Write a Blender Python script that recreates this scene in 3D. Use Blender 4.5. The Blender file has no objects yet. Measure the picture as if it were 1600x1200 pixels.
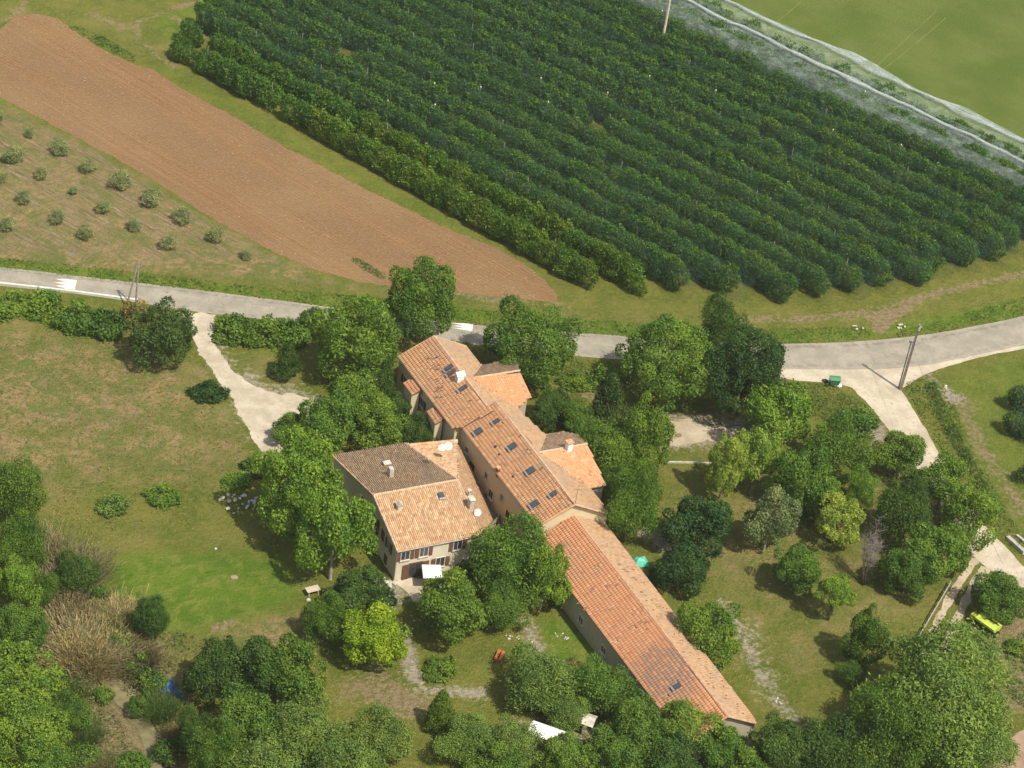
import bpy, math, random
import numpy as np
from mathutils import Vector, noise as mnoise

# ------------------------------------------------------------------ camera, light, exposure
F, TH, PH, H = 3600.0, math.radians(37), math.radians(8.5), 172.0
_fw = np.array([0, math.cos(TH), -math.sin(TH)])
_u0 = np.array([0, math.sin(TH), math.cos(TH)])
_r0 = np.array([1.0, 0, 0])
_cr = math.cos(PH) * _r0 + math.sin(PH) * _u0
_cu = -math.sin(PH) * _r0 + math.cos(PH) * _u0

def P(px, py, z=0.0):
    """real-world point at height z for a surveyed spot of the photograph"""
    d = _fw * F + _cr * (px - 800) + _cu * (600 - py)
    t = (z - H) / d[2]
    q = d * t
    return Vector((q[0], q[1], z))

def ray_plane(px, py, pt, nrm):
    d = Vector(_fw * F + _cr * (px - 800) + _cu * (600 - py))
    o = Vector((0, 0, H))
    t = (pt - o).dot(nrm) / d.dot(nrm)
    return o + d * t

def scale_at(px, py):
    p = P(px, py)
    v = np.array([p[0], p[1], -H])
    return F / float(v @ _fw)

scene = bpy.context.scene
col = scene.collection
cam_d = bpy.data.cameras.new("camera")
cam = bpy.data.objects.new("camera", cam_d)
col.objects.link(cam)
cam_d.sensor_width = 36
cam_d.lens = 36 * F / 1600
cam_d.clip_start = 1
cam_d.clip_end = 9000
from mathutils import Matrix
cam.matrix_world = Matrix(((_cr[0], _cu[0], -_fw[0], 0), (_cr[1], _cu[1], -_fw[1], 0), (_cr[2], _cu[2], -_fw[2], H), (0, 0, 0, 1)))
scene.camera = cam

SUN_EL, SUN_AZ = math.radians(57.8), math.radians(-41.4)     # azimuth measured from +X towards +Y
sv = Vector((math.cos(SUN_EL) * math.cos(SUN_AZ), math.cos(SUN_EL) * math.sin(SUN_AZ), math.sin(SUN_EL)))
world = bpy.data.worlds.new("World")
scene.world = world
world.use_nodes = True
wn = world.node_tree.nodes
bg = wn.get('Background') or wn.new('ShaderNodeBackground')
sky = wn.new('ShaderNodeTexSky')
sky.sky_type = 'NISHITA'
sky.sun_disc = False
sky.sun_elevation = SUN_EL
sky.sun_rotation = math.radians(90) - SUN_AZ
sky.air_density = 1.3
sky.dust_density = 3.0
hs = wn.new('ShaderNodeHueSaturation')
hs.inputs['Saturation'].default_value = 0.62
world.node_tree.links.new(sky.outputs[0], hs.inputs['Color'])
world.node_tree.links.new(hs.outputs[0], bg.inputs[0])
bg.inputs[1].default_value = 0.115
sun_d = bpy.data.lights.new("sun", 'SUN')
sun_d.energy = 4.8
sun_d.angle = math.radians(0.55)
sun_d.color = (1.0, 0.925, 0.775)
sun = bpy.data.objects.new("sun", sun_d)
sun.rotation_euler = sv.to_track_quat('Z', 'Y').to_euler()
col.objects.link(sun)
scene.view_settings.view_transform = 'Standard'
scene.view_settings.look = 'None'
scene.view_settings.gamma = 1
scene.view_settings.use_curve_mapping = False
scene.view_settings.exposure = 0.22
scene.render.engine = 'CYCLES'
scene.cycles.max_bounces = 6
scene.cycles.transparent_max_bounces = 14
scene.cycles.volume_bounces = 0

# ------------------------------------------------------------------ helpers
rng = np.random.default_rng(7)
random.seed(7)

def tag(o, label=None, cat=None, group=None, kind=None):
    if label: o['label'] = label
    if cat: o['category'] = cat
    if group: o['group'] = group
    if kind: o['kind'] = kind
    return o

def link(o, parent=None):
    col.objects.link(o)
    if parent is not None:
        o.parent = parent
    return o

def empty(name, loc, label, cat, group=None, rz=0.0):
    o = bpy.data.objects.new(name, None)
    o.location = loc
    o.rotation_euler = (0, 0, rz)
    o.empty_display_size = 0.3
    link(o)
    return tag(o, label, cat, group)

class MB:
    def __init__(s):
        s.v = []; s.f = []; s.a = []
    def face(s, pts, a=0.5):
        i = len(s.v)
        s.v += [tuple(p) for p in pts]
        s.f.append(tuple(range(i, i + len(pts)))); s.a.append(a)
    def box(s, c, size, rz=0.0, a=0.5, M=None):
        hx, hy, hz = size[0] / 2, size[1] / 2, size[2] / 2
        pts = [Vector((x, y, z)) for z in (-hz, hz) for x, y in ((-hx, -hy), (hx, -hy), (hx, hy), (-hx, hy))]
        if M is None:
            R = Matrix.Rotation(rz, 3, 'Z')
        else:
            R = M
        pts = [R @ p + Vector(c) for p in pts]
        i = len(s.v)
        s.v += [tuple(p) for p in pts]
        for q in ((3, 2, 1, 0), (4, 5, 6, 7), (0, 1, 5, 4), (1, 2, 6, 5), (2, 3, 7, 6), (3, 0, 4, 7)):
            s.f.append(tuple(i + k for k in q)); s.a.append(a)
    def tube(s, p0, p1, r0, r1=None, n=6, a=0.5, caps=True):
        r1 = r0 if r1 is None else r1
        p0 = Vector(p0); p1 = Vector(p1)
        d = (p1 - p0)
        if d.length < 1e-6: return
        d.normalize()
        u = d.orthogonal().normalized(); w = d.cross(u)
        i = len(s.v)
        for p, r in ((p0, r0), (p1, r1)):
            for k in range(n):
                t = 2 * math.pi * k / n
                s.v.append(tuple(p + u * math.cos(t) * r + w * math.sin(t) * r))
        for k in range(n):
            s.f.append((i + k, i + (k + 1) % n, i + n + (k + 1) % n, i + n + k)); s.a.append(a)
        if caps:
            s.f.append(tuple(i + k for k in reversed(range(n)))); s.a.append(a)
            s.f.append(tuple(i + n + k for k in range(n))); s.a.append(a)
    def prism(s, poly, z0, z1, a=0.5):
        i = len(s.v); n = len(poly)
        s.v += [(p[0], p[1], z0) for p in poly] + [(p[0], p[1], z1) for p in poly]
        for k in range(n):
            s.f.append((i + k, i + (k + 1) % n, i + n + (k + 1) % n, i + n + k)); s.a.append(a)
        s.f.append(tuple(i + n + k for k in range(n))); s.a.append(a)
        s.f.append(tuple(i + k for k in reversed(range(n)))); s.a.append(a)
    def mesh(s, name, mat, smooth=False):
        m = bpy.data.meshes.new(name)
        m.from_pydata(s.v, [], s.f)
        at = m.attributes.new('rnd', 'FLOAT', 'FACE')
        at.data.foreach_set('value', np.array(s.a, dtype=np.float32))
        m.materials.append(mat)
        if smooth:
            m.polygons.foreach_set('use_smooth', [True] * len(m.polygons))
        m.update()
        return m
    def obj(s, name, mat, parent=None, smooth=False, loc=None):
        o = bpy.data.objects.new(name, s.mesh(name, mat, smooth))
        if loc is not None: o.location = loc
        return link(o, parent)

def np_mesh(name, verts, quads, rnd, mat):
    """verts (N,3), quads (M,k) numpy -> mesh"""
    m = bpy.data.meshes.new(name)
    M_, k = quads.shape
    m.vertices.add(len(verts)); m.vertices.foreach_set('co', verts.astype(np.float32).ravel())
    m.loops.add(M_ * k); m.loops.foreach_set('vertex_index', quads.astype(np.int32).ravel())
    m.polygons.add(M_)
    m.polygons.foreach_set('loop_start', np.arange(0, M_ * k, k, dtype=np.int32))
    m.update(calc_edges=True)
    if rnd is not None:
        at = m.attributes.new('rnd', 'FLOAT', 'FACE')
        at.data.foreach_set('value', rnd.astype(np.float32))
    m.materials.append(mat)
    return m

# ---- node helpers
class NT:
    def __init__(s, name):
        s.m = bpy.data.materials.new(name)
        s.m.use_nodes = True
        s.t = s.m.node_tree
        s.t.nodes.clear()
        s.out = s.t.nodes.new('ShaderNodeOutputMaterial')
    def n(s, typ, **kw):
        o = s.t.nodes.new(typ)
        for k, v in kw.items():
            if k.startswith('i_'):
                key = k[2:]
                key = int(key) if key.isdigit() else key
                s.put(o.inputs[key], v)
            else:
                setattr(o, k, v)
        return o
    def put(s, sock, v):
        if hasattr(v, 'links') or isinstance(v, bpy.types.NodeSocket):
            s.t.links.new(v, sock)
        else:
            sock.default_value = v
    def coord(s, obj=False):
        if obj:
            return s.n('ShaderNodeTexCoord').outputs['Object']
        return s.n('ShaderNodeNewGeometry').outputs['Position']
    def map(s, v, rot=0.0, sc=(1, 1, 1)):
        o = s.n('ShaderNodeMapping'); s.put(o.inputs['Vector'], v)
        o.inputs['Rotation'].default_value = (0, 0, rot)
        q = s.n('ShaderNodeMapping'); s.put(q.inputs['Vector'], o.outputs[0]); q.inputs['Scale'].default_value = sc
        return q.outputs[0]
    def noise(s, v, scale, detail=4, rough=0.55, dist=0.0):
        o = s.n('ShaderNodeTexNoise'); s.put(o.inputs['Vector'], v)
        o.inputs['Scale'].default_value = scale; o.inputs['Detail'].default_value = detail
        o.inputs['Roughness'].default_value = rough; o.inputs['Distortion'].default_value = dist
        return o.outputs[0]
    def vor(s, v, scale, out='Distance'):
        o = s.n('ShaderNodeTexVoronoi'); s.put(o.inputs['Vector'], v); o.inputs['Scale'].default_value = scale
        return o.outputs[out]
    def math(s, op, a, b=0.0, clamp=False):
        o = s.n('ShaderNodeMath', operation=op, use_clamp=clamp)
        s.put(o.inputs[0], a); s.put(o.inputs[1], b)
        return o.outputs[0]
    def ramp(s, f, lo, hi):                    # smooth 0..1 between lo and hi
        o = s.n('ShaderNodeMapRange', interpolation_type='SMOOTHSTEP')
        s.put(o.inputs['Value'], f); o.inputs['From Min'].default_value = lo; o.inputs['From Max'].default_value = hi
        return o.outputs[0]
    def mix(s, f, a, b, mode='MIX'):
        o = s.n('ShaderNodeMix', data_type='RGBA', blend_type=mode)
        s.put(o.inputs[0], f)
        for sk, v in ((o.inputs[6], a), (o.inputs[7], b)):
            s.put(sk, v if isinstance(v, bpy.types.NodeSocket) else (*v, 1.0))
        return o.outputs[2]
    def attr(s, name):
        o = s.n('ShaderNodeAttribute', attribute_name=name)
        return o.outputs['Fac']
    def bump(s, h, dist=0.1, strength=0.6):
        o = s.n('ShaderNodeBump'); s.put(o.inputs['Height'], h)
        o.inputs['Distance'].default_value = dist; o.inputs['Strength'].default_value = strength
        return o.outputs[0]
    def pbr(s, color, rough=0.8, bump=None, spec=0.3, metal=0.0, alpha=None):
        o = s.n('ShaderNodeBsdfPrincipled')
        s.put(o.inputs['Base Color'], color if isinstance(color, bpy.types.NodeSocket) else (*color, 1.0))
        s.put(o.inputs['Roughness'], rough); o.inputs['Specular IOR Level'].default_value = spec
        o.inputs['Metallic'].default_value = metal
        if bump is not None: s.put(o.inputs['Normal'], bump)
        if alpha is not None: s.put(o.inputs['Alpha'], alpha)
        return o.outputs[0]
    def done(s, sh):
        s.t.links.new(sh, s.out.inputs[0])
        return s.m

def plain(name, color, rough=0.7, var=0.25, scale=3.0, metal=0.0, spec=0.3, bump=0.01):
    t = NT(name); p = t.coord(True)
    n = t.noise(p, scale, 5)
    r = t.attr('rnd')
    c = t.mix(t.ramp(n, 0.3, 0.7), tuple(x * (1 - var) for x in color), tuple(min(1, x * (1 + var * 0.6)) for x in color))
    return t.done(t.pbr(c, rough, t.bump(n, bump, 0.4), spec, metal))

# ------------------------------------------------------------------ materials: ground kinds
def mat_ground():
    t = NT('meadow_ground'); p = t.coord()
    n_big = t.noise(p, 0.045, 5, 0.6)
    n_mid = t.noise(p, 0.22, 6, 0.62)
    n_med2 = t.noise(p, 0.55, 6, 0.65, 0.6)
    n_fine = t.noise(p, 1.6, 6, 0.7)
    n_tuft = t.noise(p, 4.5, 4, 0.7)
    # ordinary rough grass
    mid = t.mix(t.ramp(n_mid, 0.35, 0.65), (0.118, 0.150, 0.023), (0.195, 0.191, 0.041))
    mid = t.mix(t.ramp(n_fine, 0.45, 0.75), mid, (0.252, 0.216, 0.063))
    mid = t.mix(t.ramp(n_tuft, 0.55, 0.8), mid, (0.076, 0.119, 0.020))
    # dry summer meadow
    dry = t.mix(t.ramp(n_mid, 0.38, 0.62), (0.171, 0.168, 0.053), (0.332, 0.230, 0.103))
    dry = t.mix(t.ramp(n_med2, 0.48, 0.62), dry, (0.376, 0.240, 0.130))
    dry = t.mix(t.ramp(n_fine, 0.44, 0.62), dry, (0.142, 0.164, 0.041))
    dry = t.mix(t.ramp(n_tuft, 0.52, 0.75), dry, (0.411, 0.324, 0.170))
    dry = t.mix(t.ramp(t.noise(p, 0.32, 5, 0.7, 1.2), 0.50, 0.60), dry, (0.151, 0.170, 0.047))
    dry = t.mix(t.math('MULTIPLY', t.ramp(t.noise(p, 0.17, 5, 0.65, 0.5), 0.52, 0.64), 0.35), dry, (0.375, 0.227, 0.165))
    dry = t.mix(t.ramp(n_med2, 0.35, 0.45), (0.146, 0.182, 0.047), dry)
    # watered, mown lawn
    lush = t.mix(t.ramp(n_mid, 0.3, 0.7), (0.086, 0.160, 0.015), (0.139, 0.208, 0.023))
    lush = t.mix(t.ramp(n_med2, 0.42, 0.66), lush, (0.193, 0.225, 0.042))
    lush = t.mix(t.ramp(n_tuft, 0.5, 0.8), lush, (0.069, 0.117, 0.013))
    # bare earth and stubble
    soil = t.mix(t.ramp(n_fine, 0.35, 0.65), (0.198, 0.136, 0.071), (0.302, 0.237, 0.132))
    soil = t.mix(t.ramp(n_tuft, 0.5, 0.7), soil, (0.336, 0.290, 0.176))
    # pale limestone gravel
    v = t.vor(p, 7.0, 'Color')
    grav = t.mix(t.ramp(n_fine, 0.3, 0.7), (0.328, 0.276, 0.205), (0.459, 0.408, 0.319))
    grav = t.mix(0.18, grav, v, 'MULTIPLY')
    edge = t.math('ADD', t.math('MULTIPLY', n_fine, 0.55), t.math('MULTIPLY', n_mid, 0.45))
    def blend(base, top, name, w=0.16, k=1.0):
        m = t.attr(name)
        f = t.math('ADD', m, t.math('MULTIPLY', t.math('SUBTRACT', edge, 0.5), k * 2.0))
        f = t.ramp(f, 0.5 - w, 0.5 + w)
        f = t.math('MULTIPLY', f, t.ramp(m, 0.0, 0.12))
        return t.mix(f, base, top)
    c = blend(mid, dry, 'm_dry', 0.3, 1.1)
    c = blend(c, lush, 'm_lush', 0.28, 0.45)
    c = blend(c, soil, 'm_soil', 0.2, 1.4)
    # tilled strips of the olive grove with straw lying along them
    fa = math.radians(-32)
    q = t.map(p, -fa, (0.22, 1.6, 1.0))
    straw = t.noise(q, 1.5, 5, 0.75)
    till = t.mix(t.ramp(straw, 0.40, 0.52), (0.135, 0.135, 0.050), (0.265, 0.195, 0.110))
    till = t.mix(t.ramp(straw, 0.54, 0.66), till, (0.43, 0.35, 0.21))
    c = t.mix(t.math('MULTIPLY', t.attr('m_till'), t.ramp(t.noise(p, 0.16, 5, 0.6), 0.30, 0.55)), c, till)
    c = blend(c, grav, 'm_gravel', 0.24, 1.5)
    c = t.mix(0.35, c, t.mix(t.ramp(n_big, 0.3, 0.7), (0.72, 0.78, 0.72), (1.0, 1.0, 1.0)), 'MULTIPLY')
    h = t.math('ADD', n_fine, t.math('MULTIPLY', n_tuft, 0.6))
    return t.done(t.pbr(c, 0.95, t.bump(h, 0.5, 1.0), 0.1))

def mat_field():
    t = NT('ploughed_soil'); p = t.coord()
    fa = math.atan2(-0.565, 0.825)
    q = t.map(p, -fa, (0.03, 1.0, 1.0))
    streak = t.noise(q, 1.6, 6, 0.7)
    streak2 = t.noise(t.map(p, -fa, (0.03, 1.0, 1.0)), 0.25, 4, 0.5)
    big = t.noise(p, 0.05, 4, 0.6)
    fine = t.noise(p, 2.4, 6, 0.75)
    clod = t.noise(p, 7.0, 3, 0.7)
    c = t.mix(t.ramp(streak, 0.35, 0.65), (0.287, 0.160, 0.074), (0.371, 0.219, 0.103))
    c = t.mix(t.ramp(streak2, 0.4, 0.62), c, (0.301, 0.184, 0.096))
    c = t.mix(t.math('MULTIPLY', t.ramp(big, 0.42, 0.68), 0.45), c, (0.401, 0.266, 0.130))
    c = t.mix(t.ramp(fine, 0.5, 0.72), c, (0.432, 0.290, 0.145))
    c = t.mix(t.ramp(clod, 0.56, 0.72), c, (0.200, 0.117, 0.058))
    v = t.vor(p, 0.8)
    c = t.mix(t.ramp(v, 0.085, 0.05), c, (0.623, 0.514, 0.322))
    straw = t.noise(t.map(p, -fa, (0.4, 1.6, 1.0)), 5.0, 3, 0.6)
    c = t.mix(t.ramp(straw, 0.64, 0.72), c, (0.502, 0.356, 0.169))
    fur = t.n('ShaderNodeTexWave', wave_type='BANDS', bands_direction='Y'); t.put(fur.inputs['Vector'], t.map(p, -fa, (1, 1, 1))); fur.inputs['Scale'].default_value = 0.55; fur.inputs['Distortion'].default_value = 1.2; fur.inputs['Detail'].default_value = 3; fur.inputs['Detail Scale'].default_value = 1.5
    c = t.mix(t.math('MULTIPLY', fur.outputs[1], 0.16), c, (0.295, 0.177, 0.095))
    h = t.math('ADD', t.math('ADD', t.math('MULTIPLY', fine, 0.9), t.math('MULTIPLY', clod, 0.8)), t.math('MULTIPLY', fur.outputs[1], -0.35))
    return t.done(t.pbr(c, 0.95, t.bump(h, 0.40, 1.0), 0.1))

def mat_asphalt():
    t = NT('old_asphalt'); p = t.coord()
    n1 = t.noise(p, 0.35, 6, 0.6); n2 = t.noise(p, 3.0, 5, 0.7); n3 = t.noise(p, 14.0, 3, 0.7)
    c = t.mix(t.ramp(n1, 0.38, 0.62), (0.250, 0.228, 0.181), (0.316, 0.286, 0.229))
    c = t.mix(t.ramp(n2, 0.5, 0.75), c, (0.202, 0.181, 0.147))
    c = t.mix(t.math('MULTIPLY', t.ramp(t.noise(p, 1.1, 5, 0.75), 0.60, 0.66), 0.55), c, (0.155, 0.145, 0.125))
    lane = t.attr('m_edge')
    dark = t.math('MULTIPLY', lane, t.ramp(t.noise(p, 0.8, 5, 0.7), 0.42, 0.58))
    c = t.mix(dark, c, (0.149, 0.135, 0.116))
    c = t.mix(t.math('MULTIPLY', t.ramp(n3, 0.5, 0.8), 0.3), c, (0.368, 0.337, 0.279))
    cr = t.n('ShaderNodeTexVoronoi', feature='DISTANCE_TO_EDGE'); t.put(cr.inputs['Vector'], t.map(p, 0, (1, 1, 1))); cr.inputs['Scale'].default_value = 0.35
    crack = t.math('MULTIPLY', t.ramp(cr.outputs[0], 0.045, 0.0), t.ramp(t.noise(p, 0.12, 2), 0.5, 0.6))
    c = t.mix(t.math('MULTIPLY', crack, 0.35), c, (0.140, 0.126, 0.108))
    return t.done(t.pbr(c, 0.9, t.bump(n3, 0.01, 0.5), 0.2))

def mat_gravel(name='limestone_gravel', a=(0.370, 0.318, 0.243), b=(0.494, 0.438, 0.342), dust=(0.318, 0.255, 0.174)):
    t = NT(name); p = t.coord()
    n1 = t.noise(p, 0.35, 6, 0.65); n2 = t.noise(p, 2.2, 6, 0.7); n3 = t.noise(p, 9.0, 3, 0.8)
    c = t.mix(t.ramp(n1, 0.35, 0.65), a, b)
    c = t.mix(t.ramp(n2, 0.52, 0.75), c, dust)
    c = t.mix(t.math('MULTIPLY', t.ramp(n3, 0.5, 0.75), 0.35), c, tuple(min(1, x * 1.2) for x in b))
    v = t.vor(p, 1.3)
    c = t.mix(t.math('MULTIPLY', t.ramp(v, 0.16, 0.08), t.ramp(n1, 0.4, 0.6)), c, (0.141, 0.153, 0.056))
    n4 = t.noise(p, 0.12, 5, 0.7)
    c = t.mix(t.math('MULTIPLY', t.ramp(n4, 0.5, 0.66), 0.45), c, dust)
    return t.done(t.pbr(c, 0.95, t.bump(t.math('ADD', n2, n3), 0.06, 0.7), 0.15))

def mat_crop():
    t = NT('young_wheat'); p = t.coord()
    fa = math.radians(-35)
    s = t.noise(t.map(p, -fa, (0.06, 1, 1)), 1.2, 4, 0.6)
    n = t.noise(p, 0.08, 5, 0.6); f = t.noise(p, 3.0, 5, 0.7)
    c = t.mix(t.ramp(n, 0.35, 0.65), (0.074, 0.110, 0.015), (0.106, 0.133, 0.028))
    c = t.mix(t.math('MULTIPLY', t.ramp(s, 0.45, 0.7), 0.5), c, (0.088, 0.110, 0.028))
    c = t.mix(t.math('MULTIPLY', t.ramp(f, 0.5, 0.8), 0.5), c, (0.058, 0.090, 0.012))
    return t.done(t.pbr(c, 0.9, t.bump(f, 0.2, 0.7), 0.15))

# ---- foliage
def mat_leaf(name, trans=0.36, gain=1.0):
    t = NT(name)
    oi = t.n('ShaderNodeObjectInfo')
    r = t.attr('rnd')
    p = t.coord()
    n = t.noise(p, 0.9, 3, 0.6)
    k = t.math('ADD', t.math('MULTIPLY', r, 0.75), t.math('MULTIPLY', n, 0.7))
    c = t.mix(t.ramp(k, 0.25, 1.15), (0.50, 0.62, 0.60), (1.50, 1.30, 0.95))
    c = t.mix(1.0, oi.outputs['Color'], c, 'MULTIPLY')
    tr = t.mix(1.0, c, (1.25, 1.35, 0.55), 'MULTIPLY')
    d = t.pbr(c, 0.55, None, 0.28)
    tl = t.n('ShaderNodeBsdfTranslucent'); t.put(tl.inputs[0], tr)
    m = t.n('ShaderNodeMixShader'); m.inputs[0].default_value = trans
    t.t.links.new(d, m.inputs[1]); t.t.links.new(tl.outputs[0], m.inputs[2])
    return t.done(m.outputs[0])

M_GROUND = mat_ground()
M_FIELD = mat_field()
M_ASPH = mat_asphalt()
M_GRAVEL = mat_gravel()
M_YARD = mat_gravel('dusty_yard', (0.33, 0.27, 0.19), (0.44, 0.38, 0.28), (0.27, 0.195, 0.13))
M_TRACK = mat_gravel('track_dust', (0.33, 0.265, 0.19), (0.44, 0.365, 0.27), (0.22, 0.20, 0.11))
M_CROP = mat_crop()
M_TRACKG = mat_gravel('dry_wheat_track', (0.14, 0.155, 0.042), (0.17, 0.17, 0.055), (0.11, 0.13, 0.03))
M_LEAF = mat_leaf('leaf_green')
M_BARK = plain('bark', (0.15, 0.12, 0.09), 0.9, 0.4, 4.0, bump=0.05)
M_PALEBARK = plain('pale_bark', (0.38, 0.34, 0.28), 0.85, 0.4, 3.0, bump=0.03)
M_DRYREED = mat_leaf('dry_reed', 0.15)
M_WHITE = plain('white_paint', (0.78, 0.78, 0.76), 0.6, 0.08)
M_CONC = plain('concrete', (0.42, 0.40, 0.36), 0.9, 0.25)
M_WOODP = plain('grey_pole_wood', (0.30, 0.26, 0.21), 0.85, 0.3)
M_STONE = plain('pale_limestone', (0.50, 0.47, 0.40), 0.9, 0.3, 1.5, bump=0.05)
M_METAL = plain('dull_metal', (0.42, 0.43, 0.44), 0.45, 0.15, metal=0.6)
M_DARKM = plain('dark_metal', (0.06, 0.06, 0.065), 0.5, 0.2)
M_RUBBER = plain('black_rubber', (0.02, 0.02, 0.02), 0.8, 0.2)
M_BROWNW = plain('brown_shutter_wood', (0.15, 0.075, 0.045), 0.7, 0.25)
M_GUTTER = plain('zinc_gutter', (0.50, 0.42, 0.34), 0.6, 0.15)

def add_haze():
    mb = MB(); mb.box((0, 0, (176 - 3.0) / 2), (8300, 8300, 176 + 3.0))
    t = NT('summer_haze')
    v = t.n('ShaderNodeVolumePrincipled'); v.inputs['Color'].default_value = (0.90, 0.93, 0.95, 1); v.inputs['Density'].default_value = 0.00010; v.inputs['Anisotropy'].default_value = 0.2
    t.t.links.new(v.outputs[0], t.out.inputs['Volume'])
    tag(mb.obj('haze', t.m), kind='stuff')
add_haze()

# ------------------------------------------------------------------ terrain
GX0, GX1, GY0, GY1, GS = -116.0, 116.0, 128.0, 372.0, 0.6
nx = int((GX1 - GX0) / GS) + 1; ny = int((GY1 - GY0) / GS) + 1
gx, gy = np.meshgrid(np.linspace(GX0, GX1, nx), np.linspace(GY0, GY1, ny))
def wpoly(pts, z=0.0):
    return np.array([P(x, y, z)[:2] for x, y in pts])
def sdist(poly, X, Y):
    inside = np.zeros(X.shape, bool); dmin = np.full(X.shape, 1e9)
    n = len(poly)
    for i in range(n):
        x0, y0 = poly[i]; x1, y1 = poly[(i + 1) % n]
        c = ((y0 > Y) != (y1 > Y)) & (X < (x1 - x0) * (Y - y0) / (y1 - y0 + 1e-12) + x0)
        inside ^= c
        dx, dy = x1 - x0, y1 - y0
        t = np.clip(((X - x0) * dx + (Y - y0) * dy) / (dx * dx + dy * dy + 1e-12), 0, 1)
        dmin = np.minimum(dmin, np.hypot(X - x0 - t * dx, Y - y0 - t * dy))
    return np.where(inside, dmin, -dmin)
def ldist(line, X, Y):
    dmin = np.full(X.shape, 1e9)
    for i in range(len(line) - 1):
        x0, y0 = line[i]; x1, y1 = line[i + 1]; dx, dy = x1 - x0, y1 - y0
        t = np.clip(((X - x0) * dx + (Y - y0) * dy) / (dx * dx + dy * dy), 0, 1)
        dmin = np.minimum(dmin, np.hypot(X - x0 - t * dx, Y - y0 - t * dy))
    return dmin
mask = {k: np.zeros(gx.shape) for k in ('m_dry', 'm_lush', 'm_soil', 'm_gravel', 'm_till')}
def paint(name, pts, val, feather=2.0, z=0.0):
    s = sdist(wpoly(pts, z), gx, gy)
    w = np.clip(0.5 + s / (2 * feather), 0, 1); w = w * w * (3 - 2 * w)
    mask[name] = np.maximum(mask[name] * (1 - w) if val == 0 else mask[name], val * w)
def paintl(name, pts, val, r, feather=0.6):
    s = r - ldist(wpoly(pts), gx, gy)
    w = np.clip(0.5 + s / (2 * feather), 0, 1)
    mask[name] = np.maximum(mask[name], val * w)
# dry meadow on the left, thinning towards the lawn
paint('m_dry', [(-200, 470), (200, 520), (330, 560), (400, 690), (390, 760), (300, 770), (200, 770), (90, 790), (-200, 800)], 0.62, 6)
paint('m_dry', [(-100, 520), (180, 540), (290, 600), (260, 680), (100, 700), (-100, 690)], 0.78, 8)
paint('m_dry', [(80, 790), (300, 790), (430, 850), (300, 860), (140, 860)], 0.28, 4)
paint('m_lush', [(150, 870), (250, 862), (390, 862), (450, 880), (480, 930), (430, 955), (320, 985), (230, 1000), (180, 960), (160, 910)], 0.95, 3.6)
paint('m_dry', [(330, 985), (470, 945), (500, 960), (490, 1010), (380, 1030)], 0.65, 2)
paint('m_soil', [(325, 975), (372, 966), (375, 975), (330, 992)], 0.8, 0.8)
# olive grove
paint('m_dry', [(-250, 60), (0, 165), (150, 235), (300, 330), (500, 432), (600, 455), (400, 440), (-250, 400)], 0.85, 3)
paint('m_soil', [(-250, 90), (0, 175), (150, 245), (300, 340), (420, 410), (-250, 380)], 0.42, 3)
paint('m_dry', [(-200, 400), (300, 430), (600, 465), (900, 480), (900, 470), (500, 440), (0, 385)], 0.55, 2)
paint('m_soil', [(700, 452), (880, 474), (900, 484), (700, 470)], 0.55, 1)
# top left pasture and tracks
paint('m_dry', [(-100, 0), (100, 10), (280, 60), (260, 110), (200, 95), (100, 30), (-100, 60)], 0.35, 4)
paintl('m_soil', [(212, 35), (260, 18), (330, -5)], 0.75, 0.5)
paintl('m_soil', [(212, 35), (218, 65), (250, 90), (272, 104)], 0.6, 0.7)
paintl('m_soil', [(140, 22), (170, 30), (195, 45)], 0.5, 0.9)
paintl('m_soil', [(270, 25), (300, 50), (330, 60)], 0.6, 0.8)
paintl('m_soil', [(0, 35), (30, 18), (45, -10)], 0.5, 1.0)
paint('m_lush', [(230, 25), (320, 0), (390, -20), (370, 20), (330, 50), (280, 85), (235, 50)], 0.6, 2)
# grass strip between field and orchard, headland
paint('m_lush', [(215, 90), (280, 105), (500, 235), (700, 335), (860, 430), (900, 470), (870, 440), (640, 330), (430, 215), (250, 115)], 0.55, 2)
paint('m_lush', [(1000, 480), (1250, 490), (1400, 465), (1600, 420), (1700, 400), (1600, 470), (1300, 500), (1000, 495)], 0.35, 3)
paintl('m_soil', [(1130, 498), (1250, 500), (1370, 485), (1440, 465), (1520, 445), (1600, 428)], 0.62, 1.0, 1.0)
paint('m_soil', [(1345, 495), (1410, 478), (1430, 480), (1395, 505), (1385, 520), (1365, 520), (1365, 505)], 1.0, 0.8)
paint('m_dry', [(750, 470), (1000, 490), (1150, 490), (1150, 500), (900, 500), (750, 480)], 0.5, 1.5)
# road verge, lush
paint('m_lush', [(-100, 390), (200, 425), (400, 450), (640, 470), (1000, 505), (1200, 515), (1350, 512), (1600, 465), (1600, 500), (1350, 530), (1200, 540), (900, 522), (600, 490), (300, 452), (-100, 412)], 0.75, 1.0)
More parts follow.
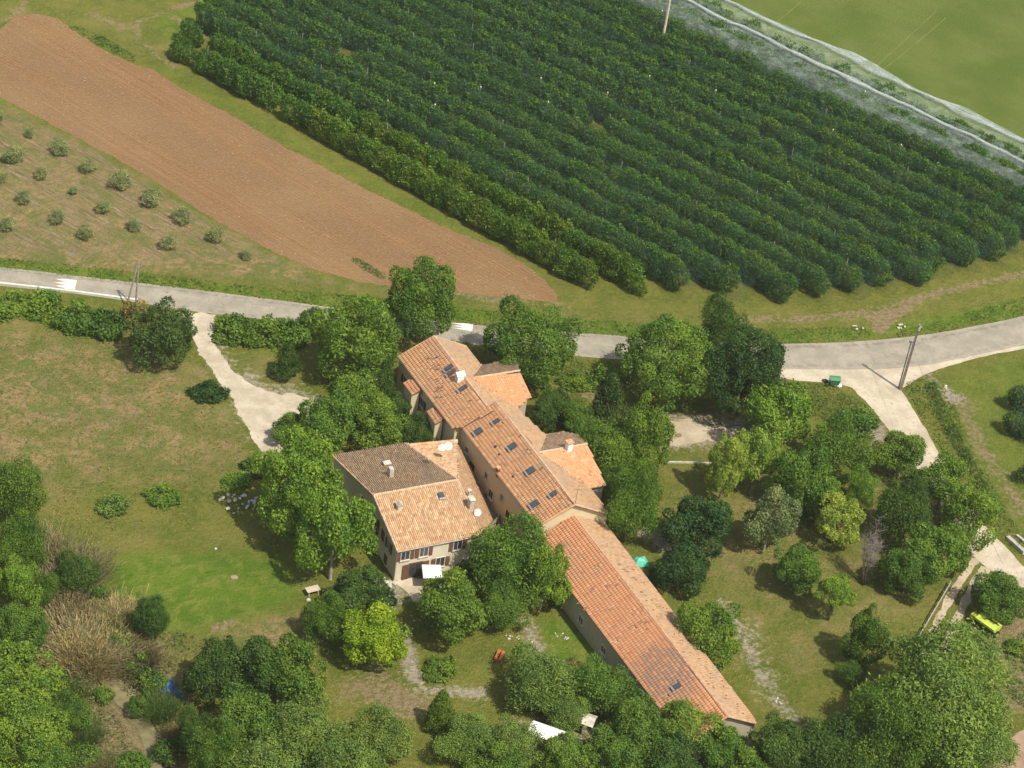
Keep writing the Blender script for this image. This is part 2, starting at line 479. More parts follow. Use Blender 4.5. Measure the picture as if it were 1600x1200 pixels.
# gardens
paint('m_dry', [(1030, 700), (1340, 700), (1450, 800), (1500, 900), (1430, 1000), (1300, 1060), (1220, 1100), (1110, 930), (1000, 860), (1030, 760)], 0.42, 5)
paint('m_dry', [(1100, 850), (1260, 840), (1230, 890), (1100, 930)], 0.62, 3)
paint('m_dry', [(1270, 820), (1330, 840), (1330, 900), (1260, 880)], 0.5, 3)
paint('m_soil', [(1340, 740), (1440, 740), (1430, 770), (1350, 770)], 0.5, 2)
paint('m_lush', [(1440, 590), (1600, 545), (1700, 560), (1700, 800), (1640, 880), (1590, 850), (1500, 700)], 0.5, 3)
paintl('m_soil', [(1450, 590), (1500, 630), (1530, 690), (1560, 740), (1600, 800)], 0.68, 1.4, 2.0)
paintl('m_gravel', [(1440, 585), (1470, 600), (1490, 625)], 0.6, 1.0, 1.0)
paint('m_soil', [(1565, 830), (1600, 830), (1600, 850), (1570, 850)], 0.6, 1)
paint('m_lush', [(1130, 650), (1300, 600), (1360, 640), (1340, 700), (1130, 700)], 0.35, 4)
paint('m_soil', [(1350, 650), (1385, 655), (1395, 695), (1360, 700)], 0.8, 1.2)
paint('m_gravel', [(1350, 655), (1375, 660), (1385, 690), (1362, 697)], 0.7, 1.0)
paint('m_soil', [(1010, 640), (1140, 645), (1180, 680), (1130, 700), (1020, 705)], 0.7, 1.5)
paint('m_gravel', [(1005, 640), (1065, 638), (1140, 650), (1195, 668), (1180, 698), (1120, 702), (1040, 708), (1010, 695)], 0.58, 2.0)
paint('m_soil', [(870, 600), (930, 612), (930, 625), (880, 612)], 0.7, 1.0)
paint('m_gravel', [(325, 500), (420, 590), (500, 605), (520, 630), (470, 700), (400, 720), (330, 600), (295, 530)], 0.47, 2.5)
paint('m_dry', [(340, 540), (480, 560), (490, 600), (430, 605), (370, 585)], 0.5, 2)
paintl('m_gravel', [(1010, 830), (1035, 848), (1050, 862)], 0.75, 1.3, 0.8)
paintl('m_gravel', [(1128, 945), (1150, 978), (1165, 1010), (1195, 1060), (1225, 1105), (1255, 1140)], 0.74, 0.9, 1.2)
paintl('m_gravel', [(1165, 985), (1190, 1040), (1215, 1070)], 0.42, 2.5, 2.5)
paint('m_soil', [(525, 1040), (600, 1020), (650, 1060), (690, 1085), (670, 1130), (600, 1130), (530, 1080)], 0.62, 3)
paint('m_gravel', [(620, 985), (640, 975), (655, 1040), (668, 1075), (630, 1070)], 0.80, 1.0)
paintl('m_gravel', [(655, 1075), (700, 1080), (750, 1085)], 0.74, 0.8, 0.8)
paintl('m_gravel', [(818, 970), (828, 990), (840, 1018)], 0.58, 1.0, 0.8)
paint('m_lush', [(830, 960), (900, 960), (960, 1030), (960, 1090), (860, 1040)], 0.75, 2)
paint('m_lush', [(660, 1000), (800, 1000), (810, 1070), (700, 1070)], 0.3, 2)
paint('m_gravel', [(560, 890), (625, 905), (650, 935), (600, 960), (560, 930)], 0.7, 1.5)
paint('m_gravel', [(800, 1120), (940, 1120), (960, 1190), (820, 1190)], 0.55, 2)
paint('m_soil', [(1530, 930), (1640, 930), (1640, 1120), (1560, 1120), (1500, 1010)], 0.55, 3)
paint('m_soil', [(1500, 1230), (1560, 1165), (1640, 1120), (1640, 1240)], 1.0, 2)
paint('m_soil', [(60, 1000), (260, 990), (300, 1200), (120, 1220), (60, 1100)], 0.6, 3)
paint('m_dry', [(60, 930), (320, 960), (320, 1230), (40, 1230)], 0.55, 3)
# tilled bands between the olives, running with the rows
dvec = np.array([0.845, -0.535]); nvec = np.array([0.535, 0.845])
og = sdist(wpoly([(-250, 75), (0, 170), (150, 240), (300, 335), (430, 410), (-250, 380)]), gx, gy)
band = np.sin((gx * nvec[0] + gy * nvec[1]) * 2 * math.pi / 3.4)
mask['m_soil'] = np.where(og > 0, 0.2, mask['m_soil'])
mask['m_till'] = np.where(og > -1.5, np.clip(0.62 + 0.38 * band, 0, 1) * np.clip((og + 1.5) / 2.5, 0, 1), 0)

gz = 0.0 * gx
creek = wpoly([(120, 1015), (150, 1035), (200, 1085), (240, 1130), (262, 1200), (280, 1260)])
gz = gz - 1.3 * np.exp(-(ldist(creek, gx, gy) / 2.2) ** 2)
V = np.stack([gx.ravel(), gy.ravel(), gz.ravel()], 1)
idx = np.arange(nx * ny).reshape(ny, nx)
Q = np.stack([idx[:-1, :-1].ravel(), idx[:-1, 1:].ravel(), idx[1:, 1:].ravel(), idx[1:, :-1].ravel()], 1)
B = 4000.0
o0 = len(V)
V = np.vstack([V, [[-B, -B, 0], [B, -B, 0], [B, B, 0], [-B, B, 0]]])
c00, c10, c11, c01 = idx[0, 0], idx[0, -1], idx[-1, -1], idx[-1, 0]
Q = np.vstack([Q, [[o0, o0 + 1, c10, c00], [o0 + 1, o0 + 2, c11, c10], [o0 + 2, o0 + 3, c01, c11], [o0 + 3, o0, c00, c01]]])
gm = np_mesh('ground', V, Q, None, M_GROUND)
for k, a in mask.items():
    at = gm.attributes.new(k, 'FLOAT', 'POINT')
    at.data.foreach_set('value', np.concatenate([a.ravel(), np.full(4, 0.3 if k == 'm_dry' else 0.0)]).astype(np.float32))
gm.polygons.foreach_set('use_smooth', [True] * len(gm.polygons))
tag(link(bpy.data.objects.new('ground', gm)), kind='structure')

def ragged(pts_w, amp, step=0.6, freq=0.5, seed=0.0):
    out = []
    n = len(pts_w)
    for i in range(n):
        a = Vector((*pts_w[i], 0)); b = Vector((*pts_w[(i + 1) % n], 0))
        L = (b - a).length; k = max(1, int(L / step))
        if L > 150: k = 1
        nn = Vector((-(b - a).y, (b - a).x, 0)).normalized()
        for j in range(k):
            p = a.lerp(b, j / k)
            w = mnoise.noise(Vector((p.x * freq, p.y * freq, seed))) + 0.5 * mnoise.noise(Vector((p.x * freq * 3.1, p.y * freq * 3.1, seed + 5)))
            out.append(tuple(p + nn * w * amp * (1 if k > 1 else 0)))
    return out
def smooth_line(pts, it=2):
    for _ in range(it):
        q = [pts[0]]
        for i in range(len(pts) - 1):
            a, b = np.array(pts[i]), np.array(pts[i + 1])
            q += [tuple(a * .75 + b * .25), tuple(a * .25 + b * .75)]
        q.append(pts[-1]); pts = q
    return pts
def sheet(name, pts_px, z, mat, amp=0.25, step=0.6, freq=0.5, zp=0.0, kind='structure', world=None):
    w = world if world is not None else [tuple(P(x, y, zp)[:2]) for x, y in pts_px]
    pl = ragged(w, amp, step, freq, hash(name) % 97 if False else len(name) * 1.7)
    m = bpy.data.meshes.new(name)
    m.from_pydata([(p[0], p[1], z) for p in pl], [], [tuple(range(len(pl)))])
    m.materials.append(mat)
    m.update()
    if m.polygons[0].normal.z < 0: m.flip_normals()
    o = link(bpy.data.objects.new(name, m))
    return tag(o, kind=kind)

# ploughed field, wheat field, gravel surfaces
sheet('ploughed_field', [(-120, 84), (-60, 60), (0, 45), (25, 24), (60, 22), (90, 28), (112, 45), (160, 78), (215, 103), (240, 108), (262, 125), (300, 148), (370, 185), (450, 232), (560, 290), (640, 328), (700, 358), (770, 385), (815, 410), (850, 437), (872, 462), (868, 471), (800, 466), (720, 458), (640, 452), (560, 440), (500, 424), (430, 395), (330, 340), (230, 275), (130, 220), (0, 152), (-80, 110)], 0.010, M_FIELD, 0.28, 0.4, 0.9)
sheet('wheat_field', None, 0.010, M_CROP, 0.4, 0.8, world=[tuple(P(1060, -8)[:2]), tuple(P(1330, 118)[:2]), tuple(P(1600, 252)[:2]), tuple(P(1760, 332)[:2]), (600, 300), (700, 900), (-60, 420), (-60, 390)])
sheet('gravel_verge', [(1215, 572), (1330, 577), (1440, 572), (1500, 560), (1560, 547), (1610, 538), (1610, 543), (1540, 556), (1480, 572), (1440, 588), (1412, 606), (1385, 606), (1340, 604), (1300, 598), (1215, 592)], 0.010, M_GRAVEL, 0.2)
sl_r = [(1408, 608), (1422, 632), (1445, 668), (1462, 700), (1482, 742), (1505, 775), (1535, 818), (1568, 852), (1600, 886), (1660, 940)]
sl_l = [(1640, 970), (1596, 925), (1575, 905), (1545, 890), (1520, 868), (1500, 830), (1470, 790), (1440, 742), (1405, 700), (1388, 672), (1372, 650), (1352, 626), (1330, 606), (1300, 598)]
sheet('side_lane', sl_r + sl_l + [(1360, 585), (1400, 590)], 0.014, M_GRAVEL, 0.22)
sheet('driveway', [(283, 484), (338, 492), (331, 510), (338, 540), (352, 563), (368, 585), (392, 600), (430, 612), (470, 618), (505, 622), (520, 640), (480, 668), (450, 700), (425, 712), (408, 706), (396, 684), (378, 650), (360, 622), (340, 592), (318, 560), (303, 535), (298, 505)], 0.012, M_GRAVEL, 0.5, 0.4, 0.8)
sheet('gravel_yard', [(1035, 655), (1062, 651), (1100, 660), (1130, 668), (1170, 672), (1165, 686), (1120, 690), (1050, 694), (1035, 685)], 0.012, M_YARD, 0.9, 0.4, 0.6)
sheet('terrace', [(625, 893), (652, 905), (700, 900), (700, 912), (665, 945), (645, 940), (636, 925), (618, 912)], 0.012, M_GRAVEL, 0.1)
sheet('wheel_track', [(1518, 872), (1530, 876), (1512, 902), (1493, 932), (1472, 970), (1452, 1010), (1432, 1052), (1421, 1050), (1441, 1008), (1460, 968), (1480, 928), (1500, 898)], 0.012, M_TRACK, 0.22, 0.4, 0.8)
sheet('wheel_track', [(1533, 884), (1548, 890), (1536, 908), (1519, 934), (1500, 972), (1482, 1010), (1462, 1054), (1451, 1052), (1470, 1008), (1488, 970), (1505, 930), (1520, 903)], 0.016, M_TRACK, 0.22, 0.4, 0.8)
sheet('courtyard', [(700, 690), (720, 680), (800, 790), (830, 830), (800, 850), (770, 830), (735, 760)], 0.012, plain('courtyard_paving', (0.16, 0.145, 0.12), 0.9, 0.35, 0.6), 0.1)
M_MUD = plain('muddy_stream_water', (0.185, 0.165, 0.085), 0.35, 0.35, 0.5, spec=0.4)
sheet('stream', [(132, 1030), (142, 1026), (162, 1040), (196, 1072), (226, 1108), (244, 1145), (253, 1185), (258, 1240), (238, 1240), (230, 1172), (210, 1135), (180, 1095), (153, 1062)], -0.85, M_MUD, 0.3, zp=-0.85)
M_VSOIL = mat_gravel('garden_soil', (0.26, 0.175, 0.12), (0.33, 0.23, 0.16), (0.20, 0.13, 0.09))
sheet('garden_plot', [(1535, 1215), (1560, 1170), (1590, 1145), (1650, 1120), (1700, 1240), (1530, 1260)], 0.014, M_VSOIL, 0.3)
for a, b, c_ in (((1376, 112), (1420, 78), (1478, 28)), ((1366, 106), (1405, 72), (1462, 18)), ((1190, 52), (1235, 20), (1262, -8))):
    pa_, pb_, pc_ = P(*a), P(*b), P(*c_)
    pts_ = [pa_.lerp(pb_, t_ / 6).lerp(pb_.lerp(pc_, t_ / 6), t_ / 6) for t_ in range(7)]
    L_ = [(q_.x - .07, q_.y) for q_ in pts_] + [(q_.x + .07, q_.y) for q_ in reversed(pts_)]
    sheet('tractor_track', None, 0.018, M_TRACKG, 0.05, world=L_)
# the road
up = smooth_line([(-330, 384), (-150, 402), (0, 417), (110, 430), (300, 452), (420, 467), (600, 491), (700, 503), (760, 510), (900, 520), (1000, 527), (1100, 534), (1200, 538), (1300, 536), (1380, 531), (1450, 523), (1520, 511), (1600, 494), (1800, 440)])
lo = smooth_line([(-330, 425), (-150, 436), (0, 446), (100, 457), (200, 470), (300, 487), (420, 500), (600, 521), (700, 533), (760, 541), (900, 557), (1000, 564), (1100, 571), (1230, 577), (1350, 578), (1440, 573), (1520, 556), (1600, 539), (1800, 485)])
upw = [P(x, y) for x, y in up]; low = [P(x, y) for x, y in lo]
rv, rq, re = [], [], []
for i in range(len(upw)):
    for f in (0.0, 0.05, 0.13, 0.2, 0.38, 0.62, 0.8, 0.88, 0.95, 1.0):
        p = upw[i].lerp(low[i], f)
        if f in (0.0, 1.0):
            p += (upw[i] - low[i]).normalized() * 0.12 * mnoise.noise(Vector((p.x, p.y, f)))
        rv.append((p.x, p.y, 0.022)); re.append({0.13: 0.85, 0.2: 0.25, 0.8: 0.2, 0.88: 0.5}.get(f, 0.0))
k = 10
for i in range(len(upw) - 1):
    for j in range(k - 1):
        rq.append((i * k + j, (i + 1) * k + j, (i + 1) * k + j + 1, i * k + j + 1))
rm = bpy.data.meshes.new('road'); rm.from_pydata(rv, [], rq); rm.materials.append(M_ASPH)
at = rm.attributes.new('m_edge', 'FLOAT', 'POINT'); at.data.foreach_set('value', np.array(re, dtype=np.float32))
rm.update()
if rm.polygons[0].normal.z < 0: rm.flip_normals()
tag(link(bpy.data.objects.new('road', rm)), kind='structure')
M_PAINT = plain('road_paint', (0.60, 0.59, 0.56), 0.8, 0.25, 4)
def quad_px(pts, z):
    return [Vector((*P(x, y)[:2], z)) for x, y in pts]
# white speed-hump teeth and edge lines (flat paint)
mb = MB()
mb.face(quad_px([(104, 436), (120, 438), (117, 453), (100, 451)], 0.027))
for y0, y1, xx in ((436, 440.0, 86), (440.5, 445.5, 84), (445.8, 451, 86)):
    mb.face(quad_px([(104.5, y0), (102.5, y1), (xx, (y0 + y1) / 2 - 2)], 0.0275))
tag(mb.obj('road_marking', M_PAINT), 'white toothed speed hump paint on the left end of the road', 'road marking', 'speed hump markings')
mb = MB()
mb.face(quad_px([(722, 505), (739, 506.5), (738, 518), (723, 515.5)], 0.027))
for y0, y1 in ((505, 508.3), (508.8, 512), (512.4, 515.5)):
    mb.face(quad_px([(723, y0), (722.5, y1), (706, (y0 + y1) / 2 - 1.5)], 0.0275))
tag(mb.obj('road_marking', M_PAINT), 'white toothed speed hump paint between the two big trees above the farmhouse', 'road marking', 'speed hump markings')
mb = MB()
ln = [(-60, 434), (0, 440.5), (60, 447), (120, 454), (180, 462), (215, 467)]
for a, b in zip(ln[:-1], ln[1:]):
    mb.face(quad_px([a, b, (b[0], b[1] + 2.2), (a[0], a[1] + 2.2)], 0.0265))
tag(mb.obj('edge_line', M_PAINT), 'thin white edge line along the lower side of the road at left', 'road marking')
mb = MB()
mb.face(quad_px([(248, 469.5), (256, 470.5), (256, 472.5), (248, 471.5)], 0.0265))
tag(mb.obj('edge_line', M_PAINT), 'short single white dash on the road just left of the drive mouth', 'road marking')

# ------------------------------------------------------------------ foliage prototypes
def cards(P_, N_, a, elong, rndv, up=0.0, seed=0):
    r = np.random.default_rng(seed)
    n = len(P_)
    t = r.normal(size=(n, 3)); t[:, 2] += up
    t -= (t * N_).sum(1, keepdims=True) * N_
    t /= np.linalg.norm(t, axis=1, keepdims=True) + 1e-9
    b = np.cross(N_, t)
    s = a * r.uniform(0.65, 1.35, (n, 1))
    w = s * (0.72 / elong)
    L = s * elong
    bend = N_ * s * 0.15
    v = np.stack([P_ - t * L * 0.5, P_ + b * w * 0.5 + bend, P_ + t * L * 0.5, P_ - b * w * 0.5 + bend], 1).reshape(-1, 3)
    q = np.arange(n * 4).reshape(n, 4)
    return v, q
def crown_arrays(seed, nl, lr, n, a, shape='round', elong=1.0, up=0.0, jit=0.5, low=-0.55, fuzz=0.07, envn=0.85):
    r = np.random.default_rng(seed)
    C, R, LR = [], [], []
    while len(C) < nl:
        d = r.normal(size=3); d /= np.linalg.norm(d)
        if d[2] < low: continue
        rad = r.uniform(*lr)
        env = 1.04 + envn * mnoise.noise(Vector(d * 1.5) + Vector((seed * 3.7, 0, 0))) + 0.09 * r.normal()
        env = min(max(env, 0.55), 1.3)
        c = d * (env - rad) * r.uniform(0.72, 1.0)
        if shape == 'cone':
            z = r.uniform(-0.95, 0.95); t = r.uniform(0, 2 * math.pi)
            rr = (1 - z) / 2 * 0.85 * r.uniform(0.5, 1.0)
            c = np.array([rr * math.cos(t), rr * math.sin(t), z]); rad *= 0.55 + 0.5 * (1 - z) / 2
        elif shape == 'dome':
            c[2] = abs(c[2]) * 1.3 - 0.75; 
        elif shape == 'row':
            c[0] *= 1.35; c[1] *= 0.9; c[2] = max(-0.8, min(c[2] * 1.25, 0.72))
        C.append(c); R.append(rad); LR.append(r.uniform())
    C = np.array(C); R = np.array(R); LR = np.array(LR)
    pr = R ** 2 / (R ** 2).sum()
    keepP, keepN, keepR = [], [], []
    tot = 0
    while tot < n:
        m = n * 2
        li = r.choice(nl, m, p=pr)
        d = r.normal(size=(m, 3)); d /= np.linalg.norm(d, axis=1, keepdims=True)
        out = C[li] / (np.linalg.norm(C[li], axis=1, keepdims=True) + 1e-6)
        d = d + out * 0.45; d /= np.linalg.norm(d, axis=1, keepdims=True)
        ex_ = np.abs(r.normal(size=(m, 1))) * (r.uniform(size=(m, 1)) < 0.22) * 0.22
        p = C[li] + d * R[li][:, None] * (1 + fuzz * r.normal(size=(m, 1)) + ex_)
        dist = np.linalg.norm(p[:, None, :] - C[None], axis=2) / R[None]
        dist[np.arange(m), li] = 9
        ok = (dist.min(1) > 0.80) | (r.uniform(size=m) < 0.12)
        ok &= p[:, 2] > -1.02
        p, d, l = p[ok], d[ok], li[ok]
        nn = d * 0.8 + jit * r.normal(size=d.shape); nn /= np.linalg.norm(nn, axis=1, keepdims=True)
        keepP.append(p); keepN.append(nn); keepR.append(0.42 * r.uniform(size=len(p)) + 0.58 * LR[l])
        tot += len(p)
    Pn = np.vstack(keepP)[:n]; Nn = np.vstack(keepN)[:n]; Rn = np.concatenate(keepR)[:n]
    if shape != 'row':
        Pn = Pn / np.array([np.percentile(np.hypot(Pn[:, 0], Pn[:, 1]), 91)] * 2 + [np.percentile(np.abs(Pn[:, 2]), 97)])
    v, q = cards(Pn, Nn, a, elong, Rn, up, seed + 1)
    return v, q, Rn
def crown(name, *a, mat=None, **k):
    v, q, r = crown_arrays(*a, **k)
    return np_mesh(name, v, q, r, mat or M_LEAF)

CR = {}
CR['round_l'] = [crown('crown', s, 80, (0.11, 0.30), 26000, 0.048, jit=0.6, fuzz=0.09) for s in (1, 2, 3)]
CR['round_m'] = [crown('crown', s, 52, (0.13, 0.34), 14000, 0.068, jit=0.6, fuzz=0.10) for s in (11, 12, 13, 14)]
CR['lumpy_l'] = [crown('crown', s, 100, (0.11, 0.23), 24000, 0.052, jit=0.7, fuzz=0.10) for s in (21, 22)]
CR['lumpy_m'] = [crown('crown', s, 60, (0.11, 0.29), 11000, 0.072, jit=0.7, fuzz=0.12) for s in (26, 27)]
CR['feather_l'] = [crown('crown', s, 110, (0.14, 0.30), 28000, 0.046, elong=1.35, up=0.9, jit=0.8, fuzz=0.22) for s in (31, 32)]
CR['feather_m'] = [crown('crown', s, 55, (0.18, 0.34), 15000, 0.062, elong=1.35, up=0.9, jit=0.8, fuzz=0.24) for s in (36, 37)]
CR['pine_m'] = [crown('crown', s, 60, (0.17, 0.30), 10000, 0.075, elong=1.5, jit=0.9, fuzz=0.10) for s in (41,)]
CR['cone_m'] = [crown('crown', s, 60, (0.20, 0.34), 7000, 0.090, 'cone', elong=1.4, jit=0.8, fuzz=0.10) for s in (46, 47)]
CR['shrub'] = [crown('crown', s, 26, (0.28, 0.45), 3200, 0.14, 'dome', jit=0.7, fuzz=0.12) for s in (51, 52, 53)]
CR['olive'] = [crown('crown', s, 26, (0.2, 0.42), 2600, 0.13, elong=1.5, jit=1.0, fuzz=0.32, low=-0.9) for s in (56, 57, 58)]
ORC = [crown_arrays(s, 22, (0.34, 0.52), 3300, 0.125, 'row', low=-0.9, jit=0.85, fuzz=0.16, envn=0.25) for s in (61, 62, 63, 64)]
ORC += [crown_arrays(s, 26, (0.26, 0.46), 2800, 0.140, 'row', low=-0.9, jit=0.9, fuzz=0.20, envn=0.75) for s in (71, 72, 73)]
ORL = [crown_arrays(s, 24, (0.34, 0.52), 1850, 0.170, 'row', low=-0.9, jit=0.85, fuzz=0.16, envn=0.3) for s in (81, 82, 83)]
ORM = [np_mesh('crown', v, q, r, M_LEAF) for v, q, r in ORC]

def trunk_mesh(seed, mat):
    r = random.Random(seed); mb = MB()
    mb.tube((0, 0, -0.03), (0.01, 0.0, 0.25), 0.060, 0.045, 7, caps=False)
    top = Vector((0.02 * r.uniform(-1, 1), 0.02, 0.5))
    mb.tube((0.01, 0, 0.25), top, 0.045, 0.032, 6, caps=False)
    mb.tube(top, (0.05 * r.uniform(-1, 1), 0.05 * r.uniform(-1, 1), 0.92), 0.030, 0.006, 5)
    for k in range(8):
        z = r.uniform(0.28, 0.62); t = k * 2.4 + r.uniform(-0.4, 0.4)
        q = Vector((math.cos(t) * r.uniform(0.4, 0.72), math.sin(t) * r.uniform(0.4, 0.72), min(0.97, z + r.uniform(0.12, 0.35))))
        b = Vector((0.01, 0, z)); mid = b.lerp(q, 0.5) + Vector((0, 0, 0.04))
        mb.tube(b, mid, 0.022, 0.014, 5, caps=False); mb.tube(mid, q, 0.014, 0.003, 4)
        for s in range(2):
            q2 = mid + Vector((r.uniform(-0.3, 0.3), r.uniform(-0.3, 0.3), r.uniform(0.05, 0.25)))
            mb.tube(mid, q2, 0.009, 0.002, 4)
    return mb.mesh('trunk', mat, True)
TR = [trunk_mesh(1, M_BARK), trunk_mesh(2, M_BARK), trunk_mesh(3, M_PALEBARK)]

COL = dict(dark=(0.071, 0.140, 0.028), deep=(0.044, 0.101, 0.025), mid=(0.110, 0.202, 0.030), mid2=(0.143, 0.241, 0.033), bright=(.168, .290, .038),
           lime=(.235, .355, .022), yellow=(.280, .385, .075), silver=(0.193, 0.258, 0.123), willow=(0.158, 0.246, 0.057), olive=(0.267, 0.314, 0.165),
           pine=(0.079, 0.140, 0.041), weed=(0.147, 0.230, 0.030), brownish=(0.244, 0.213, 0.082))
tree_n = [0]
def tree(cx, cy, w, h, kind, colr, label, cat='tree', name=None, clear=0.12, trunk=0, group=None):
    i = tree_n[0]; tree_n[0] += 1
    rr = random.Random(i * 7 + 3)
    s = scale_at(cx, cy + h * 0.3)
    R = w / 2 / s
    hv = h / 2 / s
    c = math.sqrt(max(hv * hv - (R * math.sin(TH)) ** 2, 0.01)) / math.cos(TH)
    if kind == 'shrub':
        c = min(max(c, 0.5 * R), 1.1 * R) * 1.0; zc = c * 0.72
    elif kind == 'olive':
        c = R * 0.8; zc = c + 0.15
    else:
        c = min(max(c, 0.75 * R), 1.9 * R); zc = c * (1 + clear) + 0.3
    pos = P(cx, cy, zc)
    key = kind if kind in CR else kind + ('_l' if (R > 4.4 and kind + '_l' in CR) else '_m')
    me = CR[key][i % len(CR[key])]
    co = COL[colr]
    j = rr.uniform(0.93, 1.07)
    cc = (co[0] * j * rr.uniform(0.95, 1.05), co[1] * j, co[2] * j, 1)
    if kind == 'shrub':
        o = bpy.data.objects.new(name or 'shrub', me)
        o.location = (pos.x, pos.y, zc); o.scale = (R, R, c); o.rotation_euler = (0, 0, rr.uniform(0, 6.28)); o.color = cc
        link(o); return tag(o, label, cat if cat != 'tree' else 'shrub', group)
    e = empty(name or {'pine': 'pine_tree', 'cone': 'conifer_tree', 'olive': 'olive_tree', 'feather': 'willow_tree'}.get(kind, 'broadleaf_tree'), (pos.x, pos.y, 0), label, cat, group)
    o = bpy.data.objects.new('crown', me)
    o.location = (0, 0, zc); o.scale = (R, R, c); o.rotation_euler = (0, 0, rr.uniform(0, 6.28)); o.color = cc
    link(o, e)
    tk = bpy.data.objects.new('trunk', TR[2 if trunk else i % 2])
    k = min(R, 4.5)
    tk.scale = (k, k, zc + 0.55 * c); tk.rotation_euler = (0, 0, rr.uniform(0, 6.28))
    link(tk, e)
    return e

# ------------------------------------------------------------------ trees and shrubs one by one
T = tree
# around the pale house
T(468, 762, 138, 150, 'lumpy', 'bright', "upper lobe of bright green plane trees left of the shuttered house", trunk=3)
T(522, 838, 112, 138, 'lumpy', 'bright', "bright green plane tree hiding the lower left wall of the shuttered house", trunk=3)
T(585, 990, 104, 96, 'round', 'lime', "round lime yellow tree below the pale house beside the garden path")
T(560, 922, 90, 56, 'round', 'dark', "dark low tree between the lime tree and the house corner")
T(598, 935, 46, 40, 'shrub', 'deep', "dark bush against the foot of the house beside the terrace")
T(508, 968, 66, 70, 'feather', 'mid', "feathery green tree left of the lime yellow tree")
T(706, 946, 112, 108, 'round', 'mid2', "sunlit green tree in front of the terrace with white sunshade")
T(800, 872, 122, 112, 'feather', 'mid', "airy green tree between the house front and the barn roof", trunk=3)
T(852, 905, 76, 96, 'lumpy', 'bright', "bright leafy tree touching the left eave of the barn roof", trunk=3)
T(730, 872, 66, 50, 'shrub', 'mid', "green climber bush at the house front under the right window", 'shrub')
T(790, 948, 80, 60, 'feather', 'mid', "loose grey green tree behind the sunlit terrace tree", trunk=3)
T(688, 1041, 54, 40, 'shrub', 'mid2', "rounded garden shrub on the lawn left of the orange bench")
T(845, 1062, 108, 90, 'feather', 'willow', "soft pale green tree on the lawn right of the orange bench")
T(935, 1072, 98, 84, 'feather', 'mid', "dark green tree against the left wall of the barn")
T(885, 1112, 70, 48, 'feather', 'willow', "pale green tree below the dark tree by the barn wall")
T(690, 1108, 44, 64, 'cone', 'mid2', "small pointed conifer at the bend of the gravel path")
T(728, 1156, 84, 66, 'feather', 'willow', "light green tree at the bottom edge below the gravel path")
T(800, 1158, 84, 66, 'feather', 'willow', "light green tree left of the white awnings at the bottom edge")
T(780, 1195, 90, 60, 'round', 'mid', "mid green tree cut by the bottom edge below the awnings")
T(882, 1188, 84, 56, 'round', 'mid2', "green tree cut by the bottom edge beside the white awnings")
T(1000, 1140, 96, 90, 'round', 'mid', "green tree covering the lower left corner of the barn roof")
T(1075, 1140, 96, 84, 'round', 'mid2', "green tree in front of the barn end, touching its lower roof edge")
T(1130, 1172, 90, 70, 'round', 'mid', "green tree below the barn gable end")
T(960, 1185, 96, 60, 'lumpy', 'mid', "dark leafed tree at the bottom edge left of the barn end")
T(1050, 1200, 96, 60, 'round', 'dark', "dark tree cut by the bottom edge under the barn")
T(1215, 1172, 86, 84, 'round', 'dark', "dark round tree beside the lower end of the stony track")
T(1165, 1205, 90, 60, 'round', 'mid', "green tree at the bottom edge right of the barn end")
# between drive and farmhouse
T(555, 530, 132, 128, 'pine', 'mid2', "large yellowish pine between the gravel drive and the farmhouse", name='pine_tree')
T(657, 476, 116, 118, 'lumpy', 'mid', "tall dark tree standing above the top corner of the farmhouse roof")
T(590, 594, 52, 62, 'round', 'dark', "dark tree touching the upper left eave of the farmhouse")
T(556, 622, 92, 80, 'lumpy', 'mid2', "leafy green tree right of the gravel drive")
T(515, 664, 100, 88, 'lumpy', 'mid', "green tree hanging over the lower end of the gravel drive")
T(590, 664, 92, 66, 'lumpy', 'mid2', "green tree just behind the brown lichened roof")
T(654, 675, 58, 46, 'feather', 'dark', "dark tree between the second porch and the brown roof")
T(455, 668, 56, 50, 'round', 'mid', "small green tree shading the gravel drive")
T(470, 712, 60, 46, 'round', 'mid', "green tree just above the bright plane tree")
T(450, 561, 44, 52, 'cone', 'dark', "small dark conifer on the grass triangle beside the drive")
T(365, 512, 64, 50, 'shrub', 'mid', "leftmost bush of the roadside hedge right of the drive mouth", group='roadside bushes')
T(405, 512, 62, 54, 'shrub', 'mid2', "middle bush of the roadside hedge right of the drive mouth", group='roadside bushes')
T(452, 514, 70, 58, 'shrub', 'mid', "right hand bush of the roadside hedge beside the yellowish pine", group='roadside bushes')
T(492, 500, 48, 44, 'shrub', 'dark', "dark bush behind the yellowish pine at the road edge", group='roadside bushes')
T(620, 640, 42, 42, 'round', 'dark', "small dark tree between the first porch and the large leafy trees")
T(648, 652, 30, 30, 'shrub', 'mid', "bush at the foot of the wall between the two porches")
T(105, 1118, 66, 60, 'feather', 'mid', "loose green thicket tree left of the muddy creek", name='broadleaf_tree')
T(75, 1188, 80, 60, 'round', 'mid', "green tree at the bottom edge between the corner tree and the creek", name='broadleaf_tree')
T(205, 1188, 50, 44, 'shrub', 'mid', "green bush at the bottom edge just left of the muddy creek")
T(150, 925, 40, 40, 'shrub', 'mid', "green bush among the pale reeds at the lawn's left end")
T(70, 920, 46, 50, 'feather', 'mid', "small green tree between the left edge trees and the tall reeds", name='broadleaf_tree')
T(92, 1060, 44, 44, 'shrub', 'mid2', "yellowish bush at the left foot of the big cane clump")
T(185, 1000, 40, 36, 'shrub', 'mid', "green bush at the right foot of the golden canes")
T(216, 1098, 34, 34, 'shrub', 'mid', "small green bush hanging over the middle of the muddy creek")
T(262, 1165, 44, 40, 'shrub', 'dark', "dark bush on the right bank near the bottom of the muddy creek")
T(160, 1082, 34, 30, 'shrub', 'mid2', "small bright bush on the creek's left bank below the canes")
